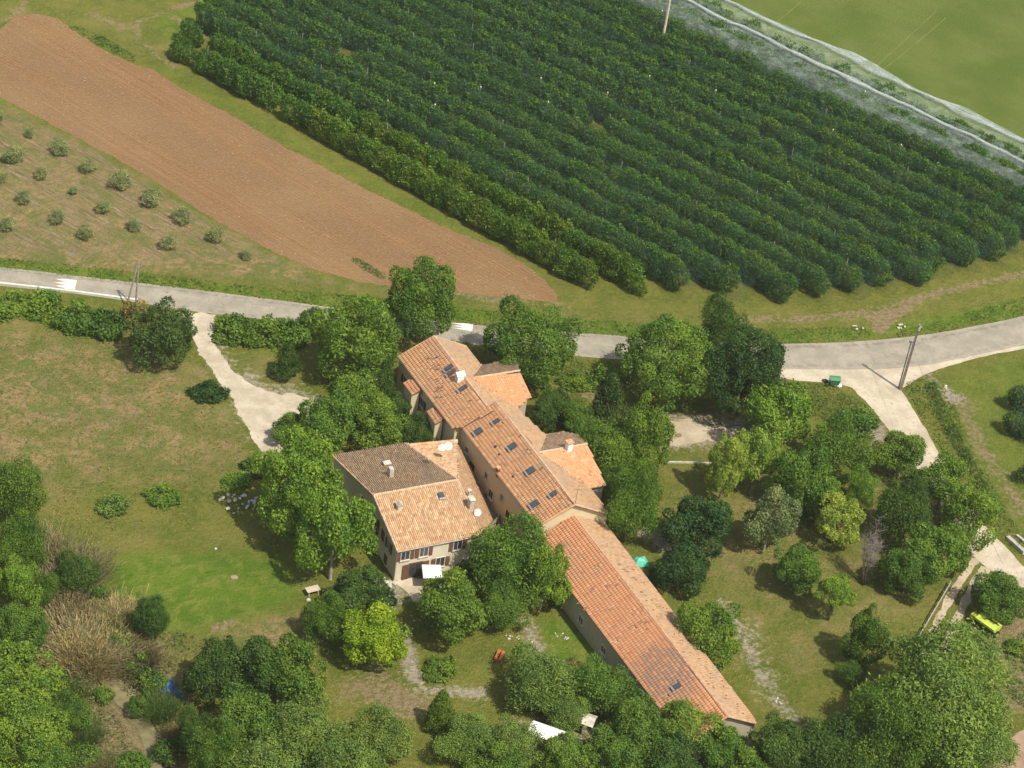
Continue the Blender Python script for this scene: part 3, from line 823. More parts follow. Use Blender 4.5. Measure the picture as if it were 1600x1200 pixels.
# left of the drive
T(253, 524, 96, 92, 'pine', 'pine', "dark spreading pine at the left side of the drive mouth")
T(18, 470, 70, 52, 'shrub', 'mid2', "bright hedge bush at the left edge of the photo below the road", group='hedge bushes left')
T(68, 474, 66, 52, 'shrub', 'mid2', "second hedge bush from the left edge, bright green", group='hedge bushes left')
T(125, 494, 70, 60, 'shrub', 'mid', "dull green hedge bush midway along the left hedge", group='hedge bushes left')
T(168, 500, 66, 62, 'shrub', 'dark', "dark hedge bush left of the twin wooden poles", group='hedge bushes left')
T(208, 486, 50, 52, 'shrub', 'brownish', "half bare hedge bush at the foot of the twin wooden poles", group='hedge bushes left')
T(327, 609, 54, 40, 'shrub', 'deep', "dark lone bush beside the left edge of the gravel drive")
T(400, 727, 46, 38, 'shrub', 'dark', "dark bush at the lower end of the gravel drive")
T(369, 750, 46, 38, 'shrub', 'bright', "bright bush left of the plane trees above the stone heap")
T(253, 773, 52, 38, 'shrub', 'mid2', "round green bush alone in the dry meadow")
T(175, 786, 50, 42, 'shrub', 'willow', "soft greyish bush left of the round meadow bush")
T(238, 965, 56, 60, 'feather', 'dark', "dark airy bush on the left edge of the mown lawn", 'shrub')
# by the road, centre
T(829, 540, 138, 122, 'round', 'mid', "round walnut tree above the farmhouse wing beside the road")
T(1043, 566, 146, 128, 'round', 'mid2', "wide bright green tree overhanging the middle of the road")
T(1126, 515, 72, 88, 'feather', 'dark', "narrow dark olive tree standing on the road edge", name='broadleaf_tree')
T(1166, 585, 126, 130, 'round', 'deep', "big dark tree left of the road junction, above the gravel yard")
T(1215, 655, 108, 104, 'lumpy', 'bright', "sunny ash tree with bright shoots right of the gravel yard")
T(945, 582, 52, 44, 'shrub', 'mid2', "green bush on the roadside bank left of the wide bright tree", group='bank bushes')
T(903, 592, 52, 38, 'shrub', 'mid2', "green bush on the bank just right of the walnut tree", group='bank bushes')
T(862, 640, 64, 52, 'round', 'dark', "dark tree at the lower corner of the farmhouse wing")
T(900, 652, 56, 52, 'feather', 'mid', "small feathery tree between the two roof wings")
T(953, 628, 62, 84, 'cone', 'pine', "dark conifer right of the farmhouse above the leafy trees")
T(1008, 690, 78, 108, 'round', 'mid2', "bright leafy tree at the left end of the gravel yard")
T(950, 706, 92, 88, 'feather', 'mid2', "airy green tree overhanging the chimney wing", name='broadleaf_tree')
T(905, 668, 50, 40, 'round', 'mid', "small tree behind the chimney of the farmhouse wing")
T(985, 790, 84, 112, 'feather', 'mid', "grey green tree right of the farmhouse end gable", name='broadleaf_tree')
T(955, 760, 50, 60, 'feather', 'mid', "narrow tree against the wall of the chimney wing", name='broadleaf_tree')
# garden right
T(1135, 730, 56, 104, 'lumpy', 'yellow', "yellow foliaged tree, left stem of the golden pair below the gravel yard")
T(1180, 722, 74, 96, 'lumpy', 'yellow', "yellow foliaged tree, right stem of the golden pair below the gravel yard")
T(1205, 812, 76, 96, 'round', 'silver', "silver blue leafed tree in the garden below the golden trees", trunk=3)
T(1092, 820, 110, 92, 'round', 'deep', "very dark round tree left of the silver tree")
T(1064, 890, 88, 72, 'round', 'deep', "very dark tree nearest the turquoise tarpaulin")
T(1255, 752, 84, 96, 'round', 'mid', "green tree between the golden trees and the lime garden tree")
T(1305, 706, 92, 90, 'feather', 'mid', "feathery green tree below the weedy bank", name='broadleaf_tree')
T(1290, 775, 60, 60, 'round', 'mid2', "green tree directly above the small yellow green tree")
T(1338, 655, 68, 44, 'shrub', 'mid', "spreading bush on the weedy bank beside the side lane")
T(1346, 762, 48, 60, 'feather', 'bright', "thin pale tree between the garden wall and the lime garden tree", name='broadleaf_tree')
T(1307, 812, 78, 76, 'lumpy', 'yellow', "small yellow green tree in the middle of the right garden")
T(1406, 710, 84, 74, 'round', 'mid2', "round green tree covering the side lane's left edge")
T(1412, 806, 82, 92, 'feather', 'dark', "soft dark feathery tree beside the bare many stemmed tree", name='broadleaf_tree')
T(1475, 760, 90, 84, 'lumpy', 'mid2', "green tree at the side lane above the dirt fork")
T(1520, 808, 92, 92, 'lumpy', 'mid2', "green tree hanging over the side lane just above the dirt fork")
T(1462, 868, 106, 92, 'lumpy', 'mid2', "bright green tree at the top end of the wooden rail fence")
T(1420, 892, 78, 74, 'round', 'mid', "green tree right of the bare many stemmed tree")
T(1246, 893, 74, 72, 'round', 'mid', "mid green tree standing alone left of the bare tree")
T(1306, 926, 58, 54, 'lumpy', 'bright', "small light tree with a visible slanting trunk in the garden", clear=1.1)
T(1353, 1000, 66, 84, 'round', 'mid', "upright green tree in the garden above the big willow")
T(1333, 1050, 44, 32, 'feather', 'mid', "low loose tree at the foot of the upright garden tree", name='broadleaf_tree')
T(1105, 990, 96, 94, 'round', 'mid2', "green tree at the right edge of the barn roof beside the stony track")
T(1565, 931, 86, 56, 'round', 'mid', "low dark green tree above the lime yellow seed drill")
T(1470, 1095, 220, 180, 'feather', 'willow', "very large grey green willow at the lower right")
T(1395, 1140, 140, 140, 'feather', 'mid', "large darker willow left of the biggest willow")
T(1500, 1170, 150, 110, 'feather', 'willow', "grey green willow cut by the bottom edge at the right")
T(1300, 1175, 110, 80, 'feather', 'dark', "shaded tree at the bottom edge left of the big willows", name='broadleaf_tree')
# lower left wood
T(408, 1048, 116, 104, 'round', 'dark', "dark tree at the lower end of the mown lawn")
T(335, 1050, 84, 90, 'round', 'dark', "dark tree on the creek bank right of the blue tarpaulin")
T(455, 1060, 110, 110, 'lumpy', 'mid', "green tree left of the bare earth below the lime tree")
T(474, 1146, 116, 96, 'feather', 'willow', "light green willow left of the bare earth at the bottom")
T(588, 1156, 98, 78, 'feather', 'willow', "light green willow right of its twin at the bottom of the bare earth")
T(390, 1130, 110, 100, 'round', 'mid', "green tree in the lower left wood below the dark lawn tree")
T(420, 1195, 120, 70, 'feather', 'willow', "pale willow cut by the bottom edge in the lower left wood")
T(540, 1200, 120, 60, 'feather', 'willow', "pale willow cut by the bottom edge under the twin willows")
T(335, 1175, 80, 90, 'feather', 'mid', "loose green tree on the right bank of the muddy creek")
T(302, 1146, 50, 70, 'feather', 'dark', "dark thin tree hanging over the creek below the blue tarpaulin", name='broadleaf_tree')
T(20, 765, 86, 100, 'feather', 'mid', "green tree at the left edge above the brown reeds", name='broadleaf_tree')
T(30, 850, 76, 84, 'feather', 'mid', "grey green tree at the left edge beside the tall reeds", name='broadleaf_tree')
T(28, 915, 70, 76, 'lumpy', 'bright', "yellowish green tree at the left edge beside the brown reeds")
T(36, 985, 84, 76, 'round', 'mid', "green tree at the left edge left of the dry cane clump")
T(30, 1060, 120, 96, 'lumpy', 'mid2', "bright tree at the left edge above the bottom left corner")
T(40, 1145, 140, 120, 'lumpy', 'mid2', "large bright tree filling the bottom left corner")
T(128, 1178, 60, 46, 'shrub', 'mid', "green bush on the left bank of the muddy creek")
T(120, 895, 70, 60, 'feather', 'dark', "dark thicket behind the tall pale reeds", name='broadleaf_tree')
T(212, 1035, 44, 38, 'shrub', 'mid', "green bush on the right bank above the muddy creek")
T(240, 1058, 46, 42, 'shrub', 'mid', "dull green bush beside the blue tarpaulin")
T(1590, 1010, 40, 20, 'shrub', 'weed', "low leafy bed of crops at the right edge below the seed drill", cat='plant')
T(895, 1035, 26, 22, 'shrub', 'brownish', "small brown shrub on the grass beside the barn's left wall")
T(890, 632, 30, 26, 'shrub', 'mid', "little bush beside the path behind the farmhouse")

# young olives in the grove
for k, (x, y, w) in enumerate([(-6, 178, 28), (20, 240, 36), (95, 229, 30), (46, 207, 18), (139, 258, 28), (188, 280, 36), (238, 308, 36), (285, 337, 32), (338, 367, 30), (384, 397, 20),
                               (64, 270, 24), (160, 323, 26), (209, 351, 24), (264, 379, 28), (114, 297, 16), (38, 308, 26), (89, 338, 28), (136, 362, 28), (12, 350, 26), (-2, 275, 26)]):
    where = {0: "cut by the left edge, topmost of the grove", 1: "large and bushy, second in the grove from the left edge", 2: "at the top row of the grove, third from the left",
             3: "tiny one above the largest left bushes", 4: "fourth along the field edge", 5: "bushy one midway along the field edge", 6: "the tallest, right by the ploughed soil",
             7: "one below the tallest along the field edge", 8: "second last along the field edge", 9: "the smallest and last, nearest the field corner",
             10: "between the two left bushes of the second row", 11: "in the middle of the second row", 12: "next to last of the second row", 13: "last of the second row",
             14: "thin sapling in the tilled stripes", 15: "near the left edge in the third row", 16: "third row, nearest its middle", 17: "last of the third row, near the road",
             18: "at the left edge just above the road verge", 19: "cut by the left edge in the second row"}[k]
    T(x, y, w * .88, w * 0.76, 'olive', 'olive', "young grey green olive tree, " + where, 'olive tree', group='young olives in the grove')

# flat conical reeds and dry canes
def reed_mesh(name, seed, n, h, spread, mat):
    r = np.random.default_rng(seed)
    base = r.normal(size=(n, 2)) * spread * 0.55
    lean = base * 0.16 + r.normal(size=(n, 2)) * 0.32 + np.array([-0.18, 0.05])
    L = h * r.uniform(0.45, 1.0, n)
    w = 0.009 + 0.010 * r.uniform(size=n)
    t = r.uniform(0, math.pi, n)
    side = np.stack([np.cos(t), np.sin(t), np.zeros(n)], 1) * w[:, None]
    p0 = np.concatenate([base, np.zeros((n, 1))], 1)
    mid = p0 + np.stack([lean[:, 0] * L * .35, lean[:, 1] * L * .35, L * 0.6], 1)
    tip = p0 + np.stack([lean[:, 0] * L * 1.0, lean[:, 1] * L * 1.0, L * 0.98], 1)
    v = np.stack([p0 - side, p0 + side, mid + side, mid - side, tip + side * 2.2, tip - side * 2.2], 1).reshape(-1, 3)
    q = np.concatenate([np.array([[0, 1, 2, 3], [3, 2, 4, 5]]) + 6 * i for i in range(n)])
    return np_mesh(name, v, q, np.repeat(r.uniform(size=n), 2), mat)
RM = [reed_mesh('reed_clump', s, 7000, 2.0, 2.5, M_LEAF) for s in (1, 2)]
for k, (x, y, s, c, lab) in enumerate([
        (115, 1000, 1.15, (.31, .27, .16), "big dry tan cane clump right of the left edge trees"),
        (95, 955, 1.0, (.26, .225, .14), "dry brown canes above the biggest cane clump"),
        (150, 1010, 0.9, (.36, .31, .20), "golden dry canes at the head of the muddy creek"),
        (90, 905, 1.1, (.20, .175, .12), "tall dark brown reeds beside the dark thicket"),
        (62, 850, 1.0, (.24, .22, .13), "tall grey reeds below the trees at the left edge"),
        (185, 955, 0.85, (.36, .32, .19), "pale leaning reeds at the left end of the lawn"),
        (130, 875, 0.8, (.22, .22, .12), "greyish reeds leaning over the lawn corner"),
        (170, 990, 0.8, (.10, .15, .04), "green reeds between the canes and the lawn"),
        (215, 1020, 0.7, (.16, .14, .09), "half dry reeds above the blue tarpaulin"),
        (95, 1120, 0.6, (.32, .26, .19), "cut pinkish canes on the creek's left bank"),
        (105, 1075, 0.55, (.09, .15, .035), "green reeds along the creek's left bank"),
        (128, 1140, 0.6, (.085, .14, .04), "green reeds well left of the muddy creek's bend"),
        (160, 1195, 0.6, (.16, .17, .08), "grey green reeds at the lower creek bank"),
        (282, 1150, 0.5, (.20, .17, .11), "dry reeds at the lower right bank of the creek"),
        (250, 1098, 0.55, (.08, .14, .035), "green reeds right of the muddy creek, near the blue tarpaulin")]):
    o = bpy.data.objects.new('reed_clump', RM[k % 2])
    p = P(x, y + 20 * s); o.location = (p.x, p.y, -0.25); o.scale = (s, s, s); o.rotation_euler = (0, 0, k * 1.7); o.color = (*c, 1)
    link(o); tag(o, lab, 'reeds', 'reeds and canes by the creek')

# bare many stemmed tree
e = empty('bare_tree', P(1350, 914), "leafless tree with many grey twiggy stems in the right garden", 'tree')
mb = MB(); mt = MB(); rr = random.Random(4)
for k in range(7):
    b = Vector((rr.uniform(-.3, .3), rr.uniform(-.2, .2), 0)); lean = Vector((rr.uniform(-.16, .2), rr.uniform(-.1, .3), 1))
    L = rr.uniform(5.5, 8.0); t = b + lean * L
    mb.tube(b, t, 0.09, 0.03, 5)
    for j in range(26):
        f = rr.uniform(0.45, 1.0); p = b + lean * L * f
        d = Vector((rr.gauss(0, .5), rr.gauss(0, .5), rr.uniform(.4, 1.1)))
        mt.tube(p, p + d, 0.022, 0.008, 3, caps=False)
        for _ in range(4):
            d2 = Vector((rr.gauss(0, .4), rr.gauss(0, .4), rr.uniform(.1, .6)))
            mt.tube(p + d * .7, p + d * .7 + d2, 0.012, 0.006, 3, caps=False)
mb.obj('stem', M_BARK, e, True); tw = mt.obj('twigs', plain('grey_twig', (0.24, 0.21, 0.19), 0.9), e)
tw['kind'] = 'stuff'

# ---- tall weeds on banks, ditches and verges: uncountable ground cover
def scatter_cards(name, polys_px, dens, h, a, color, seed, elong=1.5, spread=0.0):
    r = np.random.default_rng(seed); PP, NN = [], []
    for pts in polys_px:
        w = wpoly(pts); x0, y0 = w.min(0); x1, y1 = w.max(0)
        n = int((x1 - x0) * (y1 - y0) * dens)
        X = r.uniform(x0, x1, n); Y = r.uniform(y0, y1, n)
        s = sdist(w, X, Y)
        nz = np.array([mnoise.noise(Vector((x * 0.35, y * 0.35, seed))) for x, y in zip(X, Y)])
        ok = (s > -0.3) & (r.uniform(size=n) < 0.35 + 0.65 * np.clip(0.5 + nz * 1.6, 0, 1))
        X, Y, s, nz = X[ok], Y[ok], s[ok], nz[ok]
        Z = r.uniform(0.0, 1, len(X)) ** 0.8 * h * np.clip((s + 0.3) / 0.8, 0.15, 1) * np.clip(0.75 + nz, 0.3, 1.4)
        PP.append(np.stack([X, Y, Z], 1))
    p = np.vstack(PP)
    nn = np.concatenate([r.normal(size=(len(p), 2)) * 0.6, np.full((len(p), 1), 0.8)], 1); nn /= np.linalg.norm(nn, axis=1, keepdims=True)
    v, q = cards(p, nn, a, elong, None, 0.8, seed)
    o = bpy.data.objects.new(name, np_mesh(name, v, q, r.uniform(size=len(p)), M_LEAF))
    o.color = (*color, 1)
    link(o); tag(o, kind='stuff')
    return o
scatter_cards('verge_grass', [[(-60, 400), (200, 424), (400, 450), (600, 468), (660, 474), (660, 495), (600, 490), (420, 466), (300, 451), (110, 430), (-60, 411)],
                              [(690, 480), (900, 500), (1100, 512), (1200, 516), (1350, 512), (1360, 524), (1300, 534), (1200, 537), (1100, 533), (900, 519), (760, 509), (690, 500)],
                              [(1405, 520), (1500, 495), (1620, 460), (1620, 488), (1520, 508), (1450, 521), (1400, 527)]], 22, 0.5, 0.22, (.105, .170, .026), 3)
scatter_cards('ditch_weeds', [[(1415, 600), (1440, 592), (1465, 600), (1490, 640), (1520, 705), (1560, 780), (1600, 845), (1600, 870), (1560, 838), (1520, 780), (1480, 715), (1445, 660)]], 26, 0.7, 0.24, (.10, .175, .028), 4)
scatter_cards('ditch_hedge', [[(1445, 600), (1460, 602), (1475, 635), (1505, 695), (1535, 752), (1565, 800), (1558, 806), (1524, 755), (1488, 690), (1458, 635)]], 60, 1.3, 0.24, (.066, .125, .024), 5)
scatter_cards('bank_weeds', [[(1235, 600), (1300, 603), (1350, 632), (1372, 665), (1362, 690), (1335, 690), (1300, 660), (1250, 640)]], 34, 0.9, 0.24, (.10, .155, .032), 6)
scatter_cards('bank_grass', [[(880, 560), (990, 572), (985, 600), (930, 615), (885, 600)], [(700, 530), (760, 545), (775, 570), (750, 575)], [(820, 600), (900, 612), (930, 640), (850, 640)]], 26, 0.5, 0.24, (.13, .18, .04), 7)
scatter_cards('field_weeds', [[(549, 405), (556, 404), (582, 418), (603, 432), (600, 437), (575, 424)], [(108, 42), (125, 42), (160, 58), (213, 90), (210, 97), (160, 74)]], 45, 0.4, 0.22, (.09, .17, .035), 8)
scatter_cards('creek_weeds', [[(60, 1010), (120, 1010), (135, 1060), (190, 1130), (235, 1215), (150, 1215), (80, 1100)], [(150, 1000), (250, 985), (320, 1000), (300, 1200), (270, 1200), (250, 1130), (190, 1060)]], 16, 0.8, 0.26, (.14, .16, .06), 9)
scatter_cards('crop_rows', [[(1560, 1012), (1610, 985), (1610, 1060), (1580, 1035)], [(1548, 1050), (1610, 1070), (1610, 1110), (1570, 1080)]], 30, 0.5, 0.26, (.075, .18, .03), 10)
scatter_cards('meadow_tufts', [[(-20, 500), (190, 525), (240, 560), (310, 600), (380, 690), (380, 740), (300, 830), (140, 850), (90, 800), (-20, 740)]], 6.0, 0.30, 0.20, (.20, .19, .08), 11)
scatter_cards('garden_tufts', [[(1040, 700), (1340, 700), (1450, 790), (1500, 900), (1430, 1010), (1250, 1100), (1110, 930), (1000, 860), (1030, 760)]], 2.0, 0.22, 0.20, (.18, .20, .06), 12)

# ------------------------------------------------------------------ orchard
OA = P(280, 105); OD = Vector((0.82529, -0.56470, 0)); ON = Vector((0.56470, 0.82529, 0))
def opt(d, n, z=0.0):
    v = OA + OD * d + ON * n; return Vector((v.x, v.y, z))
def in_view(p, m=60):
    v = np.array([p[0], p[1], p[2] - H]); k = F / float(v @ _fw)
    x, y = 800 + k * float(v @ _cr), 600 - k * float(v @ _cu)
    return (-m < x < 1600 + m and -m < y < 1200 + m), x, y
ends = [79.5, 82.5, 85.5, 91, 95, 98.8, 101.7, 103.6, 105.1, 106.9, 108.9, 110.6, 111.5, 112.5, 113.5, 114.5, 115.5, 116]
ang = math.atan2(OD.y, OD.x)
cand = []
rr = random.Random(12)
for k in range(17):
    n = 1.6 + 4.5 * k
    st = -1.0 - 0.42 * n if k < 5 else -12
    d = st + rr.uniform(0, 1)
    while d < ends[k] - 1.0:
        if not ((k, round(d / 3)) in ((4, 5), (5, 20), (7, 18))) and rr.random() > 0.02:
            p = opt(d + rr.uniform(-.3, .3), n + rr.uniform(-.2, .2))
            ok, x, y = in_view((p.x, p.y, 2))
            if ok: cand.append((-(y), k, p))
        d += 2.5
cand.sort(key=lambda c: c[0])
restV, restQ, restR, off = [], [], [], 0
NTH = ['first', 'second', 'third', 'fourth', 'fifth', 'sixth', 'seventh', 'eighth', 'ninth', 'tenth', 'eleventh', 'twelfth', 'thirteenth', 'fourteenth', 'fifteenth', 'sixteenth', 'seventeenth', 'eighteenth']
for i, (_, k, p) in enumerate(cand):
    s = rr.uniform(0.92, 1.08); R = 2.0; c = (1.95 if k > 1 else 2.0) * s
    vi = rr.randrange(4) if k > 1 and rr.random() < 0.8 else 4 + rr.randrange(3); rz = ang + rr.choice((0, math.pi)) + rr.uniform(-.12, .12)
    if i < 300:
        e = empty('fruit_tree', p, None, 'fruit tree')
        if k < 2: tag(e, "leafy fruit tree in the %s uncovered row beside the ploughed field" % ('outer', 'inner')[k], group='trees of the %s uncovered row' % ('outer', 'inner')[k])
        else: tag(e, "leafy fruit tree under dark net in the %s orchard row from the ploughed field" % NTH[k], group='trees of the %s orchard row' % NTH[k])
        o = bpy.data.objects.new('crown', ORM[vi]); o.location = (0, 0, c + 0.25); o.scale = (R, R * 0.61, c); o.rotation_euler = (0, 0, rz)
        g = rr.uniform(0.92, 1.08)
        base = (.125, .220, .034) if k < 2 else (.092, .190, .038)
        o.color = (base[0] * g * rr.uniform(.9, 1.15), base[1] * g, base[2] * g, 1)
        link(o, e)
        t = bpy.data.objects.new('trunk', TR[i % 2]); t.scale = (1.4, 1.4, 2.6); link(t, e)
    else:
        v, q, r_ = ORL[vi % 3]
        cz, sz = math.cos(rz), math.sin(rz)
        w = v * np.array([R, R * 0.61, c])
        w = np.stack([w[:, 0] * cz - w[:, 1] * sz + p.x, w[:, 0] * sz + w[:, 1] * cz + p.y, w[:, 2] + c + 0.25], 1)
        restV.append(w); restQ.append(q + off); restR.append(r_); off += len(v)
if restV:
    o = bpy.data.objects.new('far_fruit_trees', np_mesh('far_fruit_trees', np.vstack(restV), np.vstack(restQ), np.concatenate(restR), M_LEAF))
    o.color = (.092, .190, .038, 1); link(o); tag(o, "far rows of leafy fruit trees under the dark nets", kind='stuff')
print('orchard trees', len(cand), 'rest tris', sum(len(q) for q in restQ) * 2)

# nets: translucent knitted cloth
def mat_net(name, colr, alpha, alpha2):
    t = NT(name); p = t.coord()
    n = t.noise(p, 0.5, 5, 0.65, 0.8)
    fold = t.attr('rnd')
    a = t.math('ADD', alpha, t.math('MULTIPLY', t.ramp(n, 0.4, 0.75), alpha2 - alpha))
    a = t.math('ADD', a, t.math('MULTIPLY', fold, 0.5), clamp=True)
    d = t.n('ShaderNodeBsdfDiffuse'); d.inputs[0].default_value = (*colr, 1)
    tr = t.n('ShaderNodeBsdfTransparent')
    m = t.n('ShaderNodeMixShader'); t.put(m.inputs[0], a)
    t.t.links.new(tr.outputs[0], m.inputs[1]); t.t.links.new(d.outputs[0], m.inputs[2])
    return t.done(m.outputs[0])
M_NET = mat_net('dark_net', (0.035, 0.070, 0.055), 0.10, 0.28)
M_NETW = mat_net('white_net', (0.36, 0.44, 0.40), 0.14, 0.40)
def net_row(n0, d0, d1, top, half, edge, mat, label, round_end=True, endcap=True, fold=0.35, base=None, seed=1):
    base = base or (OA, OD, ON)
    A, D, N = base
    prof = [(-half, edge), (-half * 0.96, top * 0.66), (-half * 0.62, top * 0.93), (0, top), (half * 0.62, top * 0.93), (half * 0.96, top * 0.66), (half, edge)]
    L = d1 - d0; m = max(2, int(L / 1.2)); vs, fs, at = [], [], []
    rows = [(d0 + L * i / m, 1.0) for i in range(m + 1)]
    if endcap: rows += [(d1 + 0.9, 0.86), (d1 + 1.4, 0.55)]
    for (d, kx) in rows:
        for (y, z) in prof:
            w = mnoise.noise(Vector((d * 0.33, y + n0, z * 0.4 + seed)))
            sag = -0.18 * abs(math.sin(d * math.pi / 6.0)) if abs(y) < 0.1 else 0
            v = A + D * d + N * (n0 + y * kx + 0.22 * w); vs.append((v.x, v.y, max(0.12, z * (0.72 + 0.28 * kx) + 0.28 * w + sag)))
    k = len(prof)
    for i in range(len(rows) - 1):
        for j in range(k - 1):
            fs.append((i * k + j, (i + 1) * k + j, (i + 1) * k + j + 1, i * k + j + 1)); at.append(0.0)
    # gathered ridge seam: a thin raised strip along the row
    s0 = len(vs)
    for (d, kx) in rows[:m + 1]:
        w = mnoise.noise(Vector((d * 0.33, n0, top * 0.4 + seed)))
        sag = -0.18 * abs(math.sin(d * math.pi / 6.0))
        v = A + D * d + N * (n0 + 0.22 * w)
        for o_ in (-0.07, 0.07):
            q = v + N * o_; vs.append((q.x, q.y, top + 0.28 * w + sag + 0.04))
    for i in range(m):
        fs.append((s0 + 2 * i, s0 + 2 * i + 2, s0 + 2 * i + 3, s0 + 2 * i + 1)); at.append(fold)
    me = bpy.data.meshes.new('orchard_net'); me.from_pydata(vs, [], fs)
    a_ = me.attributes.new('rnd', 'FLOAT', 'FACE'); a_.data.foreach_set('value', np.array(at, dtype=np.float32))
    me.materials.append(mat); me.polygons.foreach_set('use_smooth', [True] * len(me.polygons))
    return tag(link(bpy.data.objects.new('orchard_net', me)), label, 'net', 'nets over the orchard rows')
ordn = ['third', 'fourth', 'fifth', 'sixth', 'seventh', 'eighth', 'ninth', 'tenth', 'eleventh', 'twelfth', 'thirteenth', 'fourteenth', 'fifteenth']
for k in range(2, 15):
    n = 1.6 + 4.5 * k
    net_row(n, (-1.0 - 0.42 * n if k < 5 else -12), ends[k] - 0.3, 4.25, 2.1, 0.9, M_NET, "dark green net draped over the %s orchard row counted from the ploughed field" % ordn[k - 2], seed=k)
# two long white nets rolled open along the wheat side
def white_net(n0, d0, d1, w0, w1, label, seed):
    m = int((d1 - d0) / 0.9); c = 9; vs, fs, at = [], [], []
    for i in range(m + 1):
        d = d0 + (d1 - d0) * i / m
        for j in range(c):
            f = j / (c - 1); y = w0 + (w1 - w0) * f
            wv = mnoise.noise(Vector((d * 0.12, f * 3, seed))) * 0.7 + 0.3 * mnoise.noise(Vector((d * 0.5, f * 5, seed)))
            z = 4.55 - 0.5 * abs(math.sin(f * math.pi * 1.0)) + 0.35 * wv
            if j in (0,): z = 3.0
            if j in (c - 1,): z = 2.6
            v = opt(d, n0 + y + 0.5 * wv); vs.append((v.x, v.y, z))
    for i in range(m):
        for j in range(c - 1):
            fs.append((i * c + j, (i + 1) * c + j, (i + 1) * c + j + 1, i * c + j + 1)); at.append(0.0)
    me = bpy.data.meshes.new('white_net'); me.from_pydata(vs, [], fs)
    a_ = me.attributes.new('rnd', 'FLOAT', 'FACE'); a_.data.foreach_set('value', np.array(at, dtype=np.float32))
    me.materials.append(M_NETW); me.polygons.foreach_set('use_smooth', [True] * len(me.polygons))
    return tag(link(bpy.data.objects.new('white_net', me)), label, 'net')
white_net(70.5, -12, 116, -5.2, 1.5, "pale see through net over the last rows on the orchard side of the white roll", 1)
white_net(76.0, -12, 116, -3.6, 1.8, "pale see through net hanging down towards the wheat field", 9)
M_ROLL = mat_net('bunched_white_net', (0.48, 0.54, 0.51), 0.08, 0.55)
def roll(n0, z, r0, label, seed, cnt=6):
    mb = MB()
    for s in range(cnt):
        pts = []
        for i in range(110):
            d = -12 + 128 * i / 109
            w = mnoise.noise(Vector((d * 0.07, seed, 0))) * 1.1 + 0.35 * mnoise.noise(Vector((d * 0.3, s * 3 + seed, 2)))
            q = opt(d, n0 + w + (s - 1) * 0.34 * (0.4 + abs(mnoise.noise(Vector((d * 0.05, seed, 7)))) * 2), z + 0.3 * mnoise.noise(Vector((d * 0.2, seed, s))) - 0.12 * s)
            pts.append((q, r0 * (0.7 + 0.7 * abs(mnoise.noise(Vector((d * 0.4, s, seed)))))))
        for (a, ra), (b, rb) in zip(pts[:-1], pts[1:]):
            mb.tube(a, b, ra, rb, 6, a=0.3, caps=False)
    tag(mb.obj('net_roll', M_ROLL, smooth=True), label, 'net', 'bunched white nets')
roll(71.0, 4.6, 0.30, "bunched white net line nearer the dark orchard rows", 1)
roll(76.3, 4.6, 0.26, "bunched white net line nearer the wheat field", 5)
# posts with pale caps
def post_meshes():
    mb = MB(); mb.tube((0, 0, -0.1), (0, 0, 4.7), 0.055, 0.05, 6); a = mb.mesh('pole', M_WOODP)
    mb = MB(); mb.tube((0, 0, 4.68), (0, 0, 4.82), 0.09, 0.07, 8); b = mb.mesh('cap', M_WHITE)
    return a, b
pa, pb = post_meshes()
cnt = 0
for k in range(0, 17, 1):
    n = 1.6 + 4.5 * k
    d = (4 + (k * 5) % 9) - (10 if k > 6 else 0)
    while d < ends[k] - 0.5:
        p = opt(d, n + 0.1)
        ok, x, y = in_view((p.x, p.y, 4.8), -5)
        if ok:
            e = empty('orchard_post', p, "thin orchard post rising through the %s orchard row from the ploughed field" % NTH[k], 'post', 'posts of the %s orchard row' % NTH[k])
            link(bpy.data.objects.new('pole', pa), e)
            if k > 1 and (k * 3 + cnt) % 5 == 0: link(bpy.data.objects.new('cap', pb), e)
            cnt += 1
        d += 13.0
print('posts', cnt)
# small netted rows at the right edge
for k, (x, y) in enumerate([(1572, 630), (1566, 668), (1592, 745)]):
    a = P(x + 14, y + 8); dd = Vector((0.91, -0.41, 0)); nn = Vector((0.41, 0.91, 0))
    for j in range(4):
        q = a + dd * (0.6 + j * 2.6)
        e = empty('fruit_tree', q, ["fruit tree under the topmost net at the right edge below the road", "fruit tree under the middle net at the right edge", "fruit tree under the lowest net at the right edge"][k], 'fruit tree', 'netted trees at the right edge, net %s' % ['one', 'two', 'three'][k])
        o = bpy.data.objects.new('crown', ORM[(j + k) % 4]); o.location = (0, 0, 1.75); o.scale = (1.8, 1.5, 1.55); o.color = (.070, .135, .035, 1); link(o, e)
        t = bpy.data.objects.new('trunk', TR[j % 2]); t.scale = (1.2, 1.2, 2.3); link(t, e)
    net_row(0, 0.0, 14, 3.6, 1.9, 0.3, M_NET, ["grey green net wrapped over the topmost short row at the right edge", "grey green net over the middle short row at the right edge, a post behind it", "grey green net over the lowest short row at the right edge"][k], base=(a, dd, nn), seed=20 + k, endcap=False)
